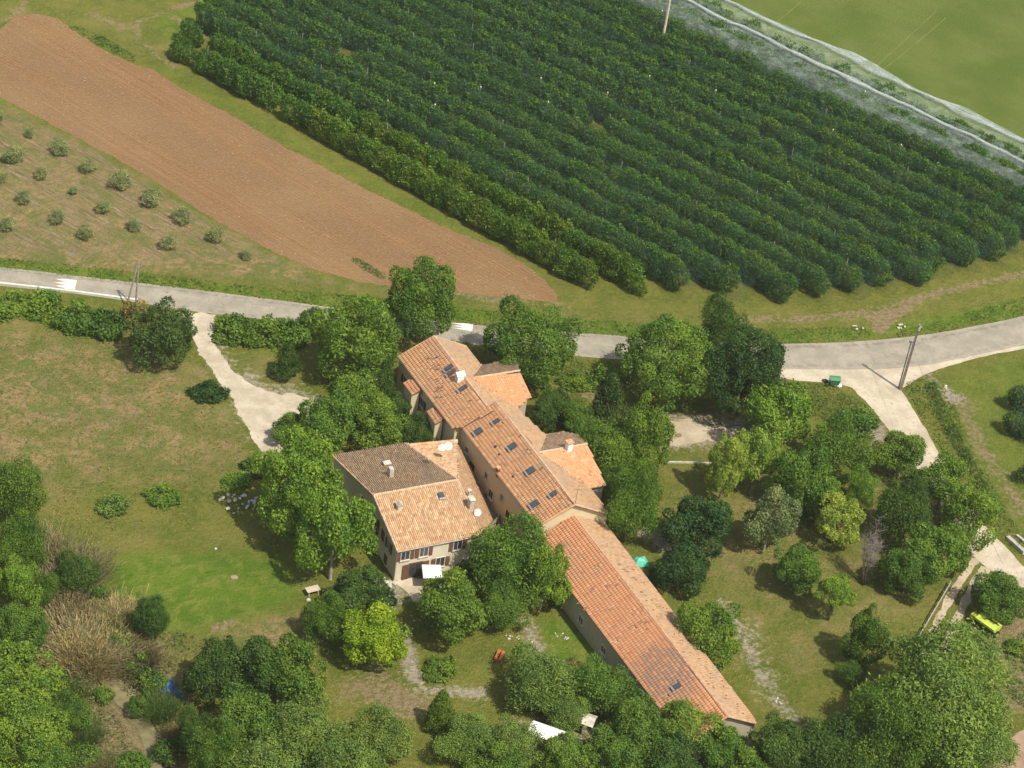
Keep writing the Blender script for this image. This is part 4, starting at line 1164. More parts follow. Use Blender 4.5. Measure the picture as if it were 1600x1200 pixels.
# ------------------------------------------------------------------ buildings
def mat_tile(name, stops, lichen=(0.25, 0.2, 0.15), lk=0.3, lscale=0.5, blot=None):
    t = NT(name); p = t.coord()
    r = t.attr('rnd')
    cr = t.n('ShaderNodeValToRGB'); t.put(cr.inputs[0], r)
    el = cr.color_ramp.elements
    while len(el) < len(stops): el.new(0.5)
    mean_ = [sum(c_[i_] for _, c_ in stops[1:-1]) / (len(stops) - 2) for i_ in range(3)]
    stops = [(pos_, tuple(c_[i_] * 0.68 + mean_[i_] * 0.32 for i_ in range(3))) for pos_, c_ in stops]
    for e_, (pos, c) in zip(el, stops):
        e_.position = pos; e_.color = (*c, 1)
    n = t.noise(p, lscale, 6, 0.7); f = t.noise(p, 5.0, 4, 0.7)
    c = t.mix(t.math('MULTIPLY', t.ramp(n, 0.45, 0.7), lk), cr.outputs[0], lichen)
    c = t.mix(t.math('MULTIPLY', t.ramp(f, 0.5, 0.8), 0.25), c, tuple(x * 0.6 for x in lichen))
    stain = t.noise(p, 0.18, 5, 0.6, 1.0)
    c = t.mix(t.math('MULTIPLY', t.ramp(stain, 0.5, 0.66), 0.4), c, tuple(x * 0.95 for x in lichen))
    if blot:
        (bx, by), br, bc = blot
        d = t.n('ShaderNodeVectorMath', operation='DISTANCE'); t.put(d.inputs[0], p); d.inputs[1].default_value = (bx, by, 4.8)
        k = t.math('ADD', d.outputs['Value'], t.math('MULTIPLY', t.math('SUBTRACT', t.noise(p, 0.8, 4, 0.7), 0.5), 5.0))
        c = t.mix(t.math('MULTIPLY', t.ramp(k, br, br * 0.5), t.ramp(r, 0.2, 0.5)), c, bc)
    return t.done(t.pbr(c, 0.85, t.bump(f, 0.02, 0.5), 0.15))
R_ORANGE = [(0.0, (0.297, 0.145, 0.077)), (0.06, (0.455, 0.229, 0.116)), (0.45, (0.525, 0.267, 0.130)), (0.85, (0.564, 0.305, 0.155)), (0.97, (0.613, 0.393, 0.241)), (1.0, (0.297, 0.187, 0.125))]
R_RED = [(0.0, (0.337, 0.141, 0.077)), (0.06, (0.495, 0.216, 0.107)), (0.5, (0.544, 0.248, 0.121)), (0.88, (0.574, 0.281, 0.144)), (0.98, (0.613, 0.374, 0.232)), (1.0, (0.297, 0.169, 0.116))]
R_PALE = [(0.0, (0.326, 0.190, 0.106)), (0.2, (0.461, 0.275, 0.150)), (0.6, (0.518, 0.323, 0.180)), (0.9, (0.557, 0.370, 0.229)), (1.0, (0.346, 0.266, 0.194))]
R_MIX = [(0.0, (0.288, 0.162, 0.088)), (0.2, (0.403, 0.237, 0.132)), (0.45, (0.499, 0.294, 0.158)), (0.7, (0.538, 0.351, 0.202)), (0.88, (0.634, 0.494, 0.317)), (1.0, (0.346, 0.209, 0.123))]
R_BROWN = [(0.0, (0.305, 0.190, 0.118)), (0.3, (0.442, 0.293, 0.178)), (0.6, (0.534, 0.366, 0.218)), (0.85, (0.640, 0.454, 0.277)), (1.0, (0.397, 0.322, 0.225))]
bl = P(1045, 1050, 4.8)
M_TOR = mat_tile('orange_roof_tile', R_ORANGE, (.36, .26, .18), 0.35)
M_TRE = mat_tile('red_roof_tile', R_RED, (.40, .27, .18), 0.25, blot=((bl.x, bl.y), 5.0, (.32, .20, .14)))
M_TPA = mat_tile('pale_roof_tile', R_PALE, (.36, .30, .24), 0.5, 0.45)
M_TMI = mat_tile('mixed_canal_tile', R_MIX, (.42, .30, .2), 0.25)
M_TBR = mat_tile('lichened_brown_tile', R_BROWN, (.33, .26, .19), 0.5, 0.8)
M_DECK = plain('roof_underlay', (0.20, 0.11, 0.07), 0.9, 0.3, 2.0)
M_DECKD = plain('roof_underlay_dark', (0.22, 0.16, 0.11), 0.9, 0.3, 2.0)
M_RIDGE = plain('ridge_mortar_tile', (0.50, 0.36, 0.26), 0.85, 0.25, 4.0)
def mat_wall(name, c, dirt):
    t = NT(name); p = t.coord()
    n = t.noise(p, 0.6, 6, 0.65); f = t.noise(p, 6.0, 4, 0.7)
    v = t.noise(t.map(p, 0, (2.5, 2.5, 0.25)), 1.0, 4, 0.6)
    cc = t.mix(t.math('MULTIPLY', t.ramp(n, 0.4, 0.7), 0.6), c, tuple(x * 0.85 for x in c))
    cc = t.mix(t.math('MULTIPLY', t.ramp(v, 0.5, 0.75), 0.45), cc, dirt)
    return t.done(t.pbr(cc, 0.9, t.bump(f, 0.01, 0.5), 0.15))
M_WHOUSE = mat_wall('pale_render', (0.60, 0.54, 0.42), (0.44, 0.38, 0.28))
M_WLONG = mat_wall('cream_render', (0.62, 0.52, 0.33), (0.46, 0.37, 0.24))
M_WBARN = mat_wall('rubble_render', (0.42, 0.37, 0.28), (0.26, 0.23, 0.18))

def plane_of(poly):
    pts = [Vector(p) for p in poly]; c = sum(pts, Vector()) / len(pts)
    A = np.array([[p.x - c.x, p.y - c.y, 1] for p in pts]); b = np.array([p.z - c.z for p in pts])
    s, *_ = np.linalg.lstsq(A, b, rcond=None)
    n = Vector((-s[0], -s[1], 1)).normalized()
    return c + Vector((0, 0, s[2])), n
def inpoly2(poly, x, y):
    c = False; n = len(poly)
    for i in range(n):
        x0, y0 = poly[i][0], poly[i][1]; x1, y1 = poly[(i + 1) % n][0], poly[(i + 1) % n][1]
        if (y0 > y) != (y1 > y) and x < (x1 - x0) * (y - y0) / (y1 - y0) + x0: c = not c
    return c
tile_no = [0]
def slope(parent, poly, mat, style, eave=None, deck=None, seed=0, holes=()):
    """one roof slope: a slab and its overlapping tiles. eave: two points giving the eave direction"""
    c, n = plane_of(poly)
    def on(p, off=0.0):
        z = c.z - (n.x * (p[0] - c.x) + n.y * (p[1] - c.y)) / n.z
        return Vector((p[0], p[1], z)) + n * off
    top = [on(p, 0.0) for p in poly]
    ar = sum(top[i].x * top[(i + 1) % len(top)].y - top[(i + 1) % len(top)].x * top[i].y for i in range(len(top)))
    if ar < 0: top.reverse(); 
    mb = MB(); bot = [p - Vector((0, 0, 0.14)) for p in top]
    mb.face(top); mb.face(list(reversed(bot)))
    for i in range(len(top)):
        j = (i + 1) % len(top); mb.face([bot[i], bot[j], top[j], top[i]])
    ro = mb.obj('roof_slope', deck or M_DECK, parent)
    if eave is None:
        down = Vector((n.x, n.y, 0)); e = Vector((-down.y, down.x, 0)).normalized()
    else:
        e = (Vector(eave[1]) - Vector(eave[0])); e.z = 0; e.normalize()
    e = (e - n * e.dot(n)).normalized()
    s = n.cross(e).normalized()
    if s.z > 0: s = -s                      # s runs down the slope
    wd, ex, hh, lift = dict(canal=(0.23, 0.42, 0.095, 0.035), flat=(0.31, 0.42, 0.05, 0.08), pale=(0.30, 0.40, 0.06, 0.03))[style]
    us = [(p - c).dot(e) for p in top]; vs_ = [(p - c).dot(s) for p in top]
    r = random.Random(seed * 13 + 5)
    V_, Q_, R_ = [], [], []
    nu = int((max(us) - min(us)) / wd) + 2; nv = int((max(vs_) - min(vs_)) / ex) + 2
    for i in range(nu):
        u = min(us) + (i + 0.5) * wd
        joff = r.uniform(-0.04, 0.04)
        for j in range(nv):
            v = max(vs_) - (j + 0.5) * ex + joff * (style == 'canal')
            cp = c + e * u + s * v
            if not inpoly2(top, cp.x, cp.y): continue
            if any((cp - hc).length < hr for hc, hr in holes): continue
            a = r.random()
            if r.random() < 0.012: a = 0.0
            slip = 0.0; yaw = r.gauss(0, 0.015)
            if r.random() < 0.010: slip = r.uniform(0.08, 0.2); yaw = r.gauss(0, 0.12)
            ww = wd * (0.46 if style == 'canal' else 0.49)
            L0, L1 = -ex * 0.56, ex * 0.56
            z0, z1 = 0.012, 0.012 + lift + r.uniform(0, 0.015)
            base = len(V_)
            prof = ((-1, 0.0), (-0.55, 0.8), (0.0, 1.0), (0.55, 0.8), (1, 0.0)) if style == 'canal' else ((-1, 0.0), (-0.78, 0.9), (0.62, 0.75), (0.8, 0.15), (1.0, 0.0))
            for L, zz in ((L0, z0), (L1, z1)):
                tp = 0.88 if (L == L0 and style == 'canal') else 1.0
                for (x, h_) in prof:
                    xx = x * ww * tp; yy = L + slip
                    V_.append(tuple(cp + e * (xx - yy * yaw) + s * (yy + xx * yaw) + n * (zz + hh * h_)))
            k = len(prof)
            V_ += [tuple(Vector(V_[base + k]) - n * (z1 + 0.0)), tuple(Vector(V_[base + 2 * k - 1]) - n * (z1 + 0.0))]
            for q in range(k - 1):
                Q_.append((base + q, base + q + 1, base + k + q + 1, base + k + q)); R_.append(a)
            Q_.append((base + k, base + k + 1, base + k + 2, base + k + 3)); R_.append(a)
            Q_.append((base + 2 * k, base + k, base + 2 * k - 1, base + 2 * k + 1)); R_.append(a)
    if V_:
        me = np_mesh('roof_tiles', np.array(V_), np.array(Q_), np.array(R_), mat)
        o = link(bpy.data.objects.new('roof_tiles', me), ro); o['kind'] = 'stuff'
        tile_no[0] += len(Q_) // 6
    return c, n, ro
def ridge(parent, a, b, mat=None, r=0.12, off=0.08, name='ridge_tiles'):
    a, b = Vector(a), Vector(b); L = (b - a).length; k = max(1, int(L / 0.42)); rr_ = random.Random(int(L * 100))
    d = (b - a).normalized(); sd = d.cross(Vector((0, 0, 1))).normalized(); upv = sd.cross(d).normalized()
    mb = MB()
    for i in range(k):
        p0 = a + d * (L * i / k - 0.02) + upv * off; p1 = a + d * (L * (i + 1) / k + 0.03) + upv * (off + 0.02); w = r * rr_.uniform(0.92, 1.08)
        t0 = [p0 + sd * x * w + upv * z * w for x, z in ((-1, -0.7), (-.7, .3), (0, .6), (.7, .3), (1, -0.7))]
        t1 = [p1 + sd * x * w * 1.1 + upv * z * w * 1.1 for x, z in ((-1, -0.7), (-.7, .3), (0, .6), (.7, .3), (1, -0.7))]
        aa = rr_.random()
        for q in range(4): mb.face([t0[q], t0[q + 1], t1[q + 1], t1[q]], aa)
        mb.face([t1[0], t1[1], t1[2], t1[3], t1[4]], aa); mb.face([t0[4], t0[3], t0[2], t0[1], t0[0]], aa)
    o = mb.obj(name, mat or M_RIDGE, parent); o['kind'] = 'stuff'; return o
def walls(parent, ring, mat, inset=0.25, name='wall', skip=()):
    """ring of (x,y,ztop); vertical faces down to the ground"""
    cx = sum(p[0] for p in ring) / len(ring); cy = sum(p[1] for p in ring) / len(ring)
    q = []
    for p in ring:
        d = Vector((p[0] - cx, p[1] - cy)); L = d.length; d *= (L - inset) / L
        q.append(Vector((cx + d.x, cy + d.y, p[2] - 0.17)))
    mb = MB()
    for i in range(len(q)):
        if i in skip: continue
        a, b = q[i], q[(i + 1) % len(q)]
        mb.face([(a.x, a.y, -0.1), (b.x, b.y, -0.1), b, a])
    o = mb.obj(name, mat, parent)
    return q
def gutter(parent, a, b, r=0.07):
    mb = MB(); a = Vector(a); b = Vector(b); mb.tube(a, b, r, r, 6)
    return mb.obj('gutter', M_GUTTER, parent)
def wall_frame(a, b):
    a = Vector((a.x, a.y, 0)); b = Vector((b.x, b.y, 0)); ex = (b - a).normalized()
    nn = Vector((ex.y, -ex.x, 0))
    if nn.dot(Vector((0, 0, 0)) - a) < 0: nn = -nn
    return a, ex, nn
M_GLASS = plain('dark_window_glass', (0.035, 0.045, 0.05), 0.12, 0.2, spec=0.6)
M_FRAME = plain('pale_window_frame', (0.55, 0.52, 0.46), 0.7, 0.1)
def window(parent, fr, t, z0, w, h, shutters=True, open_=True, smat=None, sill=True, door=False):
    a, ex, nn = fr
    def bx(mb, tx, tz, off, sx, sz, th):
        c = a + ex * tx + nn * off; c.z = tz
        M = Matrix((ex, nn, Vector((0, 0, 1)))).transposed()
        mb.box(c, (sx, th, sz), M=M)
    mb = MB()
    for dx in (-w / 2 - 0.04, w / 2 + 0.04): bx(mb, t + dx, z0 + h / 2, 0.03, 0.08, h + 0.16, 0.09)
    bx(mb, t, z0 + h + 0.04, 0.03, w, 0.08, 0.09)
    bx(mb, t, z0 + h * 0.5, 0.022, 0.05, h, 0.06)
    f = mb.obj('door' if door else 'window', M_FRAME if not door else M_BROWNW, parent)
    mb = MB(); bx(mb, t, z0 + h / 2, 0.008, w, h, 0.03); mb.obj('pane', M_GLASS, f)
    if sill and not door:
        mb = MB(); bx(mb, t, z0 - 0.05, 0.08, w + 0.3, 0.09, 0.22); mb.obj('sill', M_STONE, f)
    if shutters:
        for sg in (-1, 1):
            mb = MB()
            if open_:
                bx(mb, t + sg * (w / 2 + 0.10 + w * 0.24), z0 + h / 2, 0.085, w * 0.48, h + 0.05, 0.05)
            else:
                bx(mb, t + sg * w * 0.245, z0 + h / 2, 0.095, w * 0.48, h, 0.05)
            for zz in (0.2, 0.5, 0.8):
                cc = t + sg * (w / 2 + 0.10 + w * 0.24) if open_ else t + sg * w * 0.245
                bx(mb, cc, z0 + h * zz, 0.13, w * 0.44, 0.07, 0.03)
            mb.obj('shutter', smat or M_BROWNW, f)
    return f
def skylight(parent, px, py, plane, e, w=0.9, h=1.15, glass=None, small=False):
    c, n = plane
    p = ray_plane(px, py, c + n * 0.22, n) + n * 0.08
    e = (e - n * e.dot(n)).normalized(); s = n.cross(e).normalized()
    if s.z > 0: s = -s
    M = Matrix((e, s, n)).transposed()
    mb = MB()
    for dx in (-w / 2, w / 2): mb.box(p + e * dx + n * 0.06, (0.06, h + 0.06, 0.12), M=M)
    for dy in (-h / 2, h / 2): mb.box(p + s * dy + n * 0.06, (w - 0.06, 0.06, 0.12), M=M)
    f = mb.obj('skylight', M_DARKM, parent)
    mb = MB(); mb.box(p + n * 0.10, (w - 0.06, h - 0.06, 0.06), M=M); mb.obj('glass', glass or M_SKYG, f)
    mb = MB(); mb.box(p + s * (h / 2 + 0.17) + n * 0.02, (w + 0.15, 0.24, 0.05), M=M); mb.obj('flashing', M_METAL, f)
    return p
M_SKYG = plain('skylight_glass', (0.055, 0.07, 0.08), 0.10, 0.2, spec=0.9)
def chimney(parent, px, py, plane, e, w, d, h, cap='slab', mat=None):
    c, n = plane
    p = ray_plane(px, py, c, n)
    e = Vector((e.x, e.y, 0)).normalized(); s = Vector((-e.y, e.x, 0))
    M = Matrix((e, s, Vector((0, 0, 1)))).transposed()
    mb = MB(); mb.box(p + Vector((0, 0, h / 2 - 0.3)), (w, d, h + 0.6), M=M)
    ch = mb.obj('chimney', mat or M_STONE, parent)
    t = p + Vector((0, 0, h))
    mb = MB()
    if cap == 'slab':
        for dx in (-w * .4, w * .4):
            for dy in (-d * .4, d * .4): mb.box(t + e * dx + s * dy + Vector((0, 0, 0.1)), (0.1, 0.1, 0.2), M=M)
        mb.box(t + Vector((0, 0, 0.24)), (w + 0.2, d + 0.2, 0.08), M=M)
    elif cap == 'tent':
        a_ = [t + e * (x * (w / 2 + .12)) + s * (y * (d / 2 + .12)) + Vector((0, 0, .05)) for x, y in ((-1, -1), (1, -1), (1, 1), (-1, 1))]
        r0, r1 = t - s * (d / 2 + .12) + Vector((0, 0, .45)), t + s * (d / 2 + .12) + Vector((0, 0, .45))
        mb.face([a_[0], r0, r1, a_[3]]); mb.face([a_[1], a_[2], r1, r0]); mb.face([a_[0], a_[1], r0]); mb.face([a_[2], a_[3], r1])
    mb.obj('chimney_cap', mat or M_STONE if cap != 'tile' else M_TOR, ch)
    if cap == 'tile':
        bpy.data.objects.remove(col.objects[-1])
        mb = MB(); mb.box(t + Vector((0, 0, 0.22)), (w + 0.2, d + 0.2, 0.1), M=M)
        for dx in (-w * .35, w * .35): mb.box(t + e * dx + Vector((0, 0, 0.08)), (0.12, d * .8, 0.18), M=M)
        mb.obj('chimney_cap', plain('chimney_cap_tile', (0.52, 0.29, 0.15), .85), ch)
    return ch
def dish(parent, p, aim, r=0.4):
    p = Vector(p); aim = Vector(aim).normalized(); u = aim.orthogonal().normalized(); w = aim.cross(u)
    mb = MB(); rings = []
    for k, (rr_, dz) in enumerate(((0.02, -0.12), (r * 0.55, -0.08), (r, 0.0))):
        rings.append([p + u * math.cos(2 * math.pi * i / 14) * rr_ + w * math.sin(2 * math.pi * i / 14) * rr_ + aim * dz for i in range(14)])
    for q in range(2):
        for i in range(14): mb.face([rings[q][i], rings[q][(i + 1) % 14], rings[q + 1][(i + 1) % 14], rings[q + 1][i]])
    o = mb.obj('satellite_dish', plain('dish_white', (0.62, 0.63, 0.62), .5), parent, True)
    mb = MB(); mb.tube(p - aim * 0.12, p - aim * 0.2 - Vector((0, 0, 0.6)), 0.03); mb.tube(p - aim * .1 - w * r * .8, p + aim * 0.35, 0.015); mb.obj('bracket', M_METAL, o)
def antenna(parent, p, h=1.8):
    mb = MB(); p = Vector(p); mb.tube(p, p + Vector((0, 0, h)), 0.03, 0.02, 5); mb.tube(p + Vector((-.5, 0, h)), p + Vector((.5, 0.1, h)), 0.015, 0.015, 4)
    for x in (-.4, -.2, 0, .2, .4): mb.tube(p + Vector((x, -.25, h)), p + Vector((x, .25, h)), 0.01, 0.01, 3)
    mb.obj('aerial', M_DARKM, parent)

# ---- 1. pale shuttered house
zE, zR = 4.7, 6.9
A_ = P(519, 712, 4.3); B_ = P(634.5, 693.6, 4.3); R1 = P(583.5, 774, zR); R2 = P(715.5, 750, zR)
D_ = P(621, 861, zE); C_ = P(754.5, 835, zE); F_ = P(714, 693.5, 3.5); E_ = ray_plane(786.5, 823, R2, (F_ - R2).cross(C_ - R2).normalized())
hc = (A_ + B_ + C_ + D_) / 4
house = empty('house', Vector((hc.x, hc.y, 0)), "pale two storey house with brown shutters and a half brown, half orange roof", 'house')
def adopt(root):
    off = Matrix.Translation(-root.location)
    for o in list(col.objects):
        if o.parent is root: o.matrix_parent_inverse = off
slB = slope(house, [A_, B_, R2, R1], M_TBR, 'canal', eave=(R1, R2), deck=M_DECKD, seed=1, holes=[(ray_plane(609, 746, R1, Vector((-.1, .2, .97)).normalized()), 0.1)])
slF = slope(house, [R1, R2, C_, D_], M_TMI, 'canal', eave=(R1, R2), seed=2)
slR = slope(house, [R2, F_, E_, C_], M_TMI, 'canal', eave=(F_, E_), seed=3)
slope(house, [B_, F_, R2], M_TMI, 'canal', eave=(F_, E_), seed=33)
ridge(house, R1, R2); ridge(house, R2, B_.lerp(R2, 0.0), r=0.10); ridge(house, R2, C_, r=0.09, off=0.06)
ridge(house, R1 + Vector((.02, 0, 0)), D_, r=0.10, off=0.05, name='verge_tiles'); ridge(house, D_, C_, r=0.05, off=0.0, name='eave_tiles')
ridge(house, R1, A_, M_TBR, r=0.09, off=0.05, name='verge_tiles')
ring = [A_, R1, D_, C_, E_, F_, B_]
q = walls(house, ring, M_WHOUSE, 0.30)
gutter(house, D_ + Vector((0, 0, -.16)), C_ + Vector((0, 0, -.16)), 0.055)
dp = MB(); dp.tube((q[2].x - .06, q[2].y - .1, 0), (q[2].x - .06, q[2].y - .1, 4.5), 0.05); dp.obj('drainpipe', M_METAL, house)
fr = wall_frame(q[2], q[3])
window(house, fr, 0.95, 2.95, 0.95, 1.2); window(house, fr, 3.15, 2.95, 0.95, 1.2); window(house, fr, 7.2, 2.95, 0.95, 1.2)
window(house, fr, 2.35, 0.0, 1.5, 2.15, door=True); window(house, fr, 5.3, 0.9, 1.0, 1.3)
frg = wall_frame(q[2], q[1]); L1 = (q[1] - q[2]).xy.length
window(house, frg, 2.2, 2.7, 0.8, 1.3); window(house, frg, 3.9, 2.8, 0.8, 1.4, open_=False)
window(house, frg, 2.6, 0.4, 0.8, 1.3, open_=False)
fg2 = wall_frame(q[1], q[0])
window(house, frg, L1 - 0.6, 2.6, 1.2, 1.8); window(house, fg2, 2.6, 3.0, 0.8, 1.4, open_=False); window(house, fg2, 4.4, 0.5, 0.8, 1.4, open_=False)
mb = MB(); bc = frg[0] + frg[1] * (L1 - .6) + frg[2] * .55; mb.box((bc.x, bc.y, 2.45), (2.2, 1.0, .12), M=Matrix((frg[1], frg[2], Vector((0, 0, 1)))).transposed())
for k in range(9):
    pp = bc + frg[1] * (-1.05 + k * .26) + frg[2] * .45; mb.tube((pp.x, pp.y, 2.5), (pp.x, pp.y, 3.4), .02, .02, 4)
mb.tube(tuple(bc + frg[1] * -1.1 + frg[2] * .45)[:2] + (3.4,), tuple(bc + frg[1] * 1.1 + frg[2] * .45)[:2] + (3.4,), .03); mb.obj('balcony', M_BROWNW, house)
eR = (R2 - R1).normalized()
chimney(house, 610, 744.5, slB[:2], eR, 0.5, 0.65, 1.25, 'none', M_CONC); chimney(house, 604.5, 727, slB[:2], eR, 0.7, 0.5, 0.15, 'slab')
chimney(house, 623, 796, slF[:2], eR, 0.5, 0.5, 0.75, 'tent')
chimney(house, 735, 793, slR[:2], eR, 0.5, 0.7, 1.1, 'slab'); chimney(house, 732, 780, slR[:2], eR, 0.25, 0.25, 1.1, 'slab')
skylight(house, 689, 774, slF[:2], eR, .55, .6, small=True)
p = ray_plane(744, 808, slR[0], slR[1]); dish(house, p + Vector((.1, -.1, .8)), (0.5, -0.8, 0.55), .45)
p = ray_plane(700, 702, slR[0], slR[1]); dish(house, p + Vector((0, 0, .5)), (0.3, -0.8, 0.6), .5)
p = ray_plane(690, 703, slR[0], slR[1]); dish(house, p + Vector((0, 0, .35)), (0.3, -0.8, 0.6), .4)
pw = MB(); a, b = P(640, 697, 4.35), P(714, 690, 4.0)
dd = (b - a).normalized(); nn_ = Vector((-dd.y, dd.x, 0))
pw.box(a.lerp(b, .5) + Vector((0, 0, -.35)), ((b - a).length, .35, 1.0), M=Matrix((dd, nn_, dd.cross(nn_))).transposed()); pw.obj('parapet_wall', M_WHOUSE, house)
ridge(house, a + Vector((0, 0, .1)), b + Vector((0, 0, .1)), M_TMI, r=.26, off=.05, name='coping_tiles')
adopt(house)

# ---- 2. long farmhouse
zr, ze, zv = 7.6, 5.4, 5.6
S1a = P(621.5, 557.5, 5.2); S1b = P(707, 668, 5.2); G1a = P(678, 525.5, zr - .15); G1b = P(760, 634.5, zr - .15)
S2a = P(717, 662, 5.4); S2b = P(840, 822.5, 5.4); G2a = P(775, 628, zr); G2b = P(898.5, 788.5, zr)
N1 = P(727.5, 541, 5.3); N1b = P(750, 569, 5.3); K1 = P(737.5, 591, 7.0); K1e = P(812, 579, 6.5); V1 = P(800, 636, 5.3)
W1 = P(828, 624, 4.6); W2 = P(809, 639, 4.7)
N2a = P(803, 637, 5.3); N2b = P(853, 681, 5.3); K2 = P(842.5, 707, 7.0); K2e = P(917, 693.5, 6.4); V2 = P(921, 762, 5.2); W3 = P(947, 757, 4.9); N2e = P(952, 804, 5.2)
pn1 = (N1 - G1a).cross(G1b - G1a).normalized(); pn2 = (N2e - G2b).cross(G2a - G2b).normalized()
N1b = ray_plane(750, 569, G1a, pn1); K1 = ray_plane(737.5, 591, G1a, pn1); V1 = ray_plane(800, 636, G1a, pn1)
V1b = ray_plane(803, 634, G2a, pn2); N2b = ray_plane(853, 681, G2a, pn2); K2 = ray_plane(842.5, 707, G2a, pn2); V2 = ray_plane(921, 762, G2a, pn2)
fc = (S1a + S2b + N1 + N2e) / 4
farm = empty('farmhouse', Vector((fc.x, fc.y, 0)), "long cream farmhouse with orange tiled roof, skylights and two short wings", 'house')
ax = (G2b - G2a).normalized()
pn0 = (G1a - S1a).cross(G1b - S1a).normalized(); S1b = ray_plane(707, 668, S1a, pn0)
s1 = slope(farm, [S1a, G1a, G1b, ray_plane(772, 641, S1a, pn0), ray_plane(719, 668, S1a, pn0), S1b], M_TOR, 'flat', eave=(S1a, S1b), seed=4)
s2 = slope(farm, [S2a, G2a, G2b, S2b], M_TOR, 'flat', eave=(S2a, S2b), seed=5)
s3 = slope(farm, [G1a, N1, N1b, K1, V1, ray_plane(776, 634, G1a, pn1), G1b], M_TPA, 'pale', eave=(S1a, S1b), seed=6)
s5 = slope(farm, [G2a, ray_plane(786, 624, G2a, pn2), V1b, N2b, K2], M_TPA, 'pale', eave=(S2a, S2b), seed=8)
s6 = slope(farm, [G2a, K2, V2, N2e, G2b], M_TPA, 'pale', eave=(S2a, S2b), seed=9)
w1b = P(752, 570, 5.3); w1c = P(806, 562, 4.8)
s7 = slope(farm, [K1, K1e, W1, W2, V1], M_TRE, 'pale', seed=10, eave=(K1, K1e))
s8 = slope(farm, [K1, w1b, w1c, K1e], M_TBR, 'pale', seed=11, eave=(K1, K1e))
w2b = P(853, 679.5, 5.3); w2c = P(882, 674, 5.0); w2d = P(902, 680, 5.2)
s9 = slope(farm, [K2, K2e, W3, V2], M_TOR, 'pale', seed=12, eave=(K2, K2e))
s10 = slope(farm, [K2, w2b, w2c, w2d, K2e], M_TBR, 'pale', seed=13, eave=(K2, K2e))
ridge(farm, G1a, G1b); ridge(farm, G2a, G2b); ridge(farm, K1, K1e, off=.06); ridge(farm, K2, K2e, off=.06); ridge(farm, K2, w2b, off=.04, r=.1); ridge(farm, K1, w1b, off=.04, r=.1)
ridge(farm, S2b, G2b, M_TOR, r=.1, off=.05, name='verge_tiles'); ridge(farm, G2b, N2e, M_TPA, r=.1, off=.05, name='verge_tiles')
ridge(farm, S1a, G1a, M_TOR, r=.1, off=.05, name='verge_tiles'); ridge(farm, G1a, N1, M_TPA, r=.1, off=.05, name='verge_tiles')
fq = walls(farm, [S1a, G1a, N1, N1b, V1, N2b, V2, N2e, G2b, S2b, S2a, S1b], M_WLONG, 0.32)
for poly in ([K1, w1b, w1c, K1e, W1, W2, V1], [K2, w2b, w2c, w2d, K2e, W3, V2]):
    walls(farm, poly, M_WBARN, 0.35)
gutter(farm, S1a + Vector((0, 0, -.12)), S1b + Vector((0, 0, -.12))); gutter(farm, S2a + Vector((0, 0, -.12)), S2b + Vector((0, 0, -.12)))
gutter(farm, V2 + Vector((0, 0, -.12)), W3 + Vector((0, 0, -.12)))
fl = wall_frame(fq[10], fq[9]); LL = (fq[9] - fq[10]).xy.length
for t_, z_, w_, h_ in ((2.0, 2.6, .6, .8), (7.0, 2.7, .6, .8), (11.0, 2.6, .6, .8), (3.6, 0.1, 1.0, 2.1), (8.6, .9, .9, 1.2), (13.0, .1, 1.1, 2.1)):
    if t_ < LL - .6: window(farm, fl, t_, z_, w_, h_, shutters=False, door=z_ < .5)
fgab = wall_frame(fq[0], fq[11])
window(farm, fgab, 2.0, 2.6, .8, 1.1); window(farm, fgab, 6.5, 2.6, .8, 1.1); window(farm, fgab, 10.5, 2.6, .8, 1.1)
for x, y in ((748, 674.5), (801.5, 698), (830, 736), (836, 788)): skylight(farm, x, y, s2[:2], ax, .75, .9)
for x, y, s_ in ((776, 659, s2), (865, 772, s2)): skylight(farm, x, y, s_[:2], ax, .5, .75, small=True)
for x, y in ((701.5, 575), (705.5, 582.5), (724, 607)): skylight(farm, x, y, s1[:2], ax, .5, 1.05, small=False)
chimney(farm, 717.5, 594, s1[:2], ax, .75, .85, .85, 'tent', M_WHITE)
chimney(farm, 888, 703, s9[:2], (K2e - K2).normalized(), .65, .65, 1.0, 'tile', M_WHITE)
chimney(farm, 778, 738, s2[:2], ax, .3, .3, .5, 'tile', M_BROWNW); chimney(farm, 774, 700, s2[:2], ax, .2, .2, .4, 'none', M_DARKM)
for x, y in ((780, 712), (801, 746), (792, 704), (820, 741)): chimney(farm, x, y, s2[:2], ax, .16, .16, .3, 'none', M_DARKM)
for k in range(5): chimney(farm, 779 + k * 4.9, 591.5 - k * .8, s7[:2], ax, .14, .14, .08, 'none', M_DARKM)
antenna(farm, G2b + Vector((0, 0, 0)), 2.2)
# displaced dark tiles and gaps, as on the old roof
mb = MB(); rr = random.Random(5)
def slipped(pl, spots, big=0.3):
    c, n = pl[:2]; e = (ax - n * ax.dot(n)).normalized(); s = n.cross(e)
    for x, y in spots:
        p = ray_plane(x, y, c + n * 0.105, n); M = Matrix((e, s, n)).transposed() @ Matrix.Rotation(rr.uniform(-.25, .25), 3, 'Z')
        mb.box(p, (rr.uniform(.1, .2), rr.uniform(.3, .55), 0.02), M=M)
slipped(s1, [(672 + rr.uniform(-4, 14), 557 + rr.uniform(-2, 22)) for _ in range(16)] + [(684 + rr.uniform(-4, 8), 598 + rr.uniform(-8, 24)) for _ in range(12)] + [(732, 626), (733, 628), (711, 647)])
slipped(s2, [(rr.uniform(760, 850), rr.uniform(680, 760)) for _ in range(6)])
o = mb.obj('slipped_tile', plain('tile_gap_brown', (0.13, 0.085, 0.06), .9), farm); o['kind'] = 'stuff'
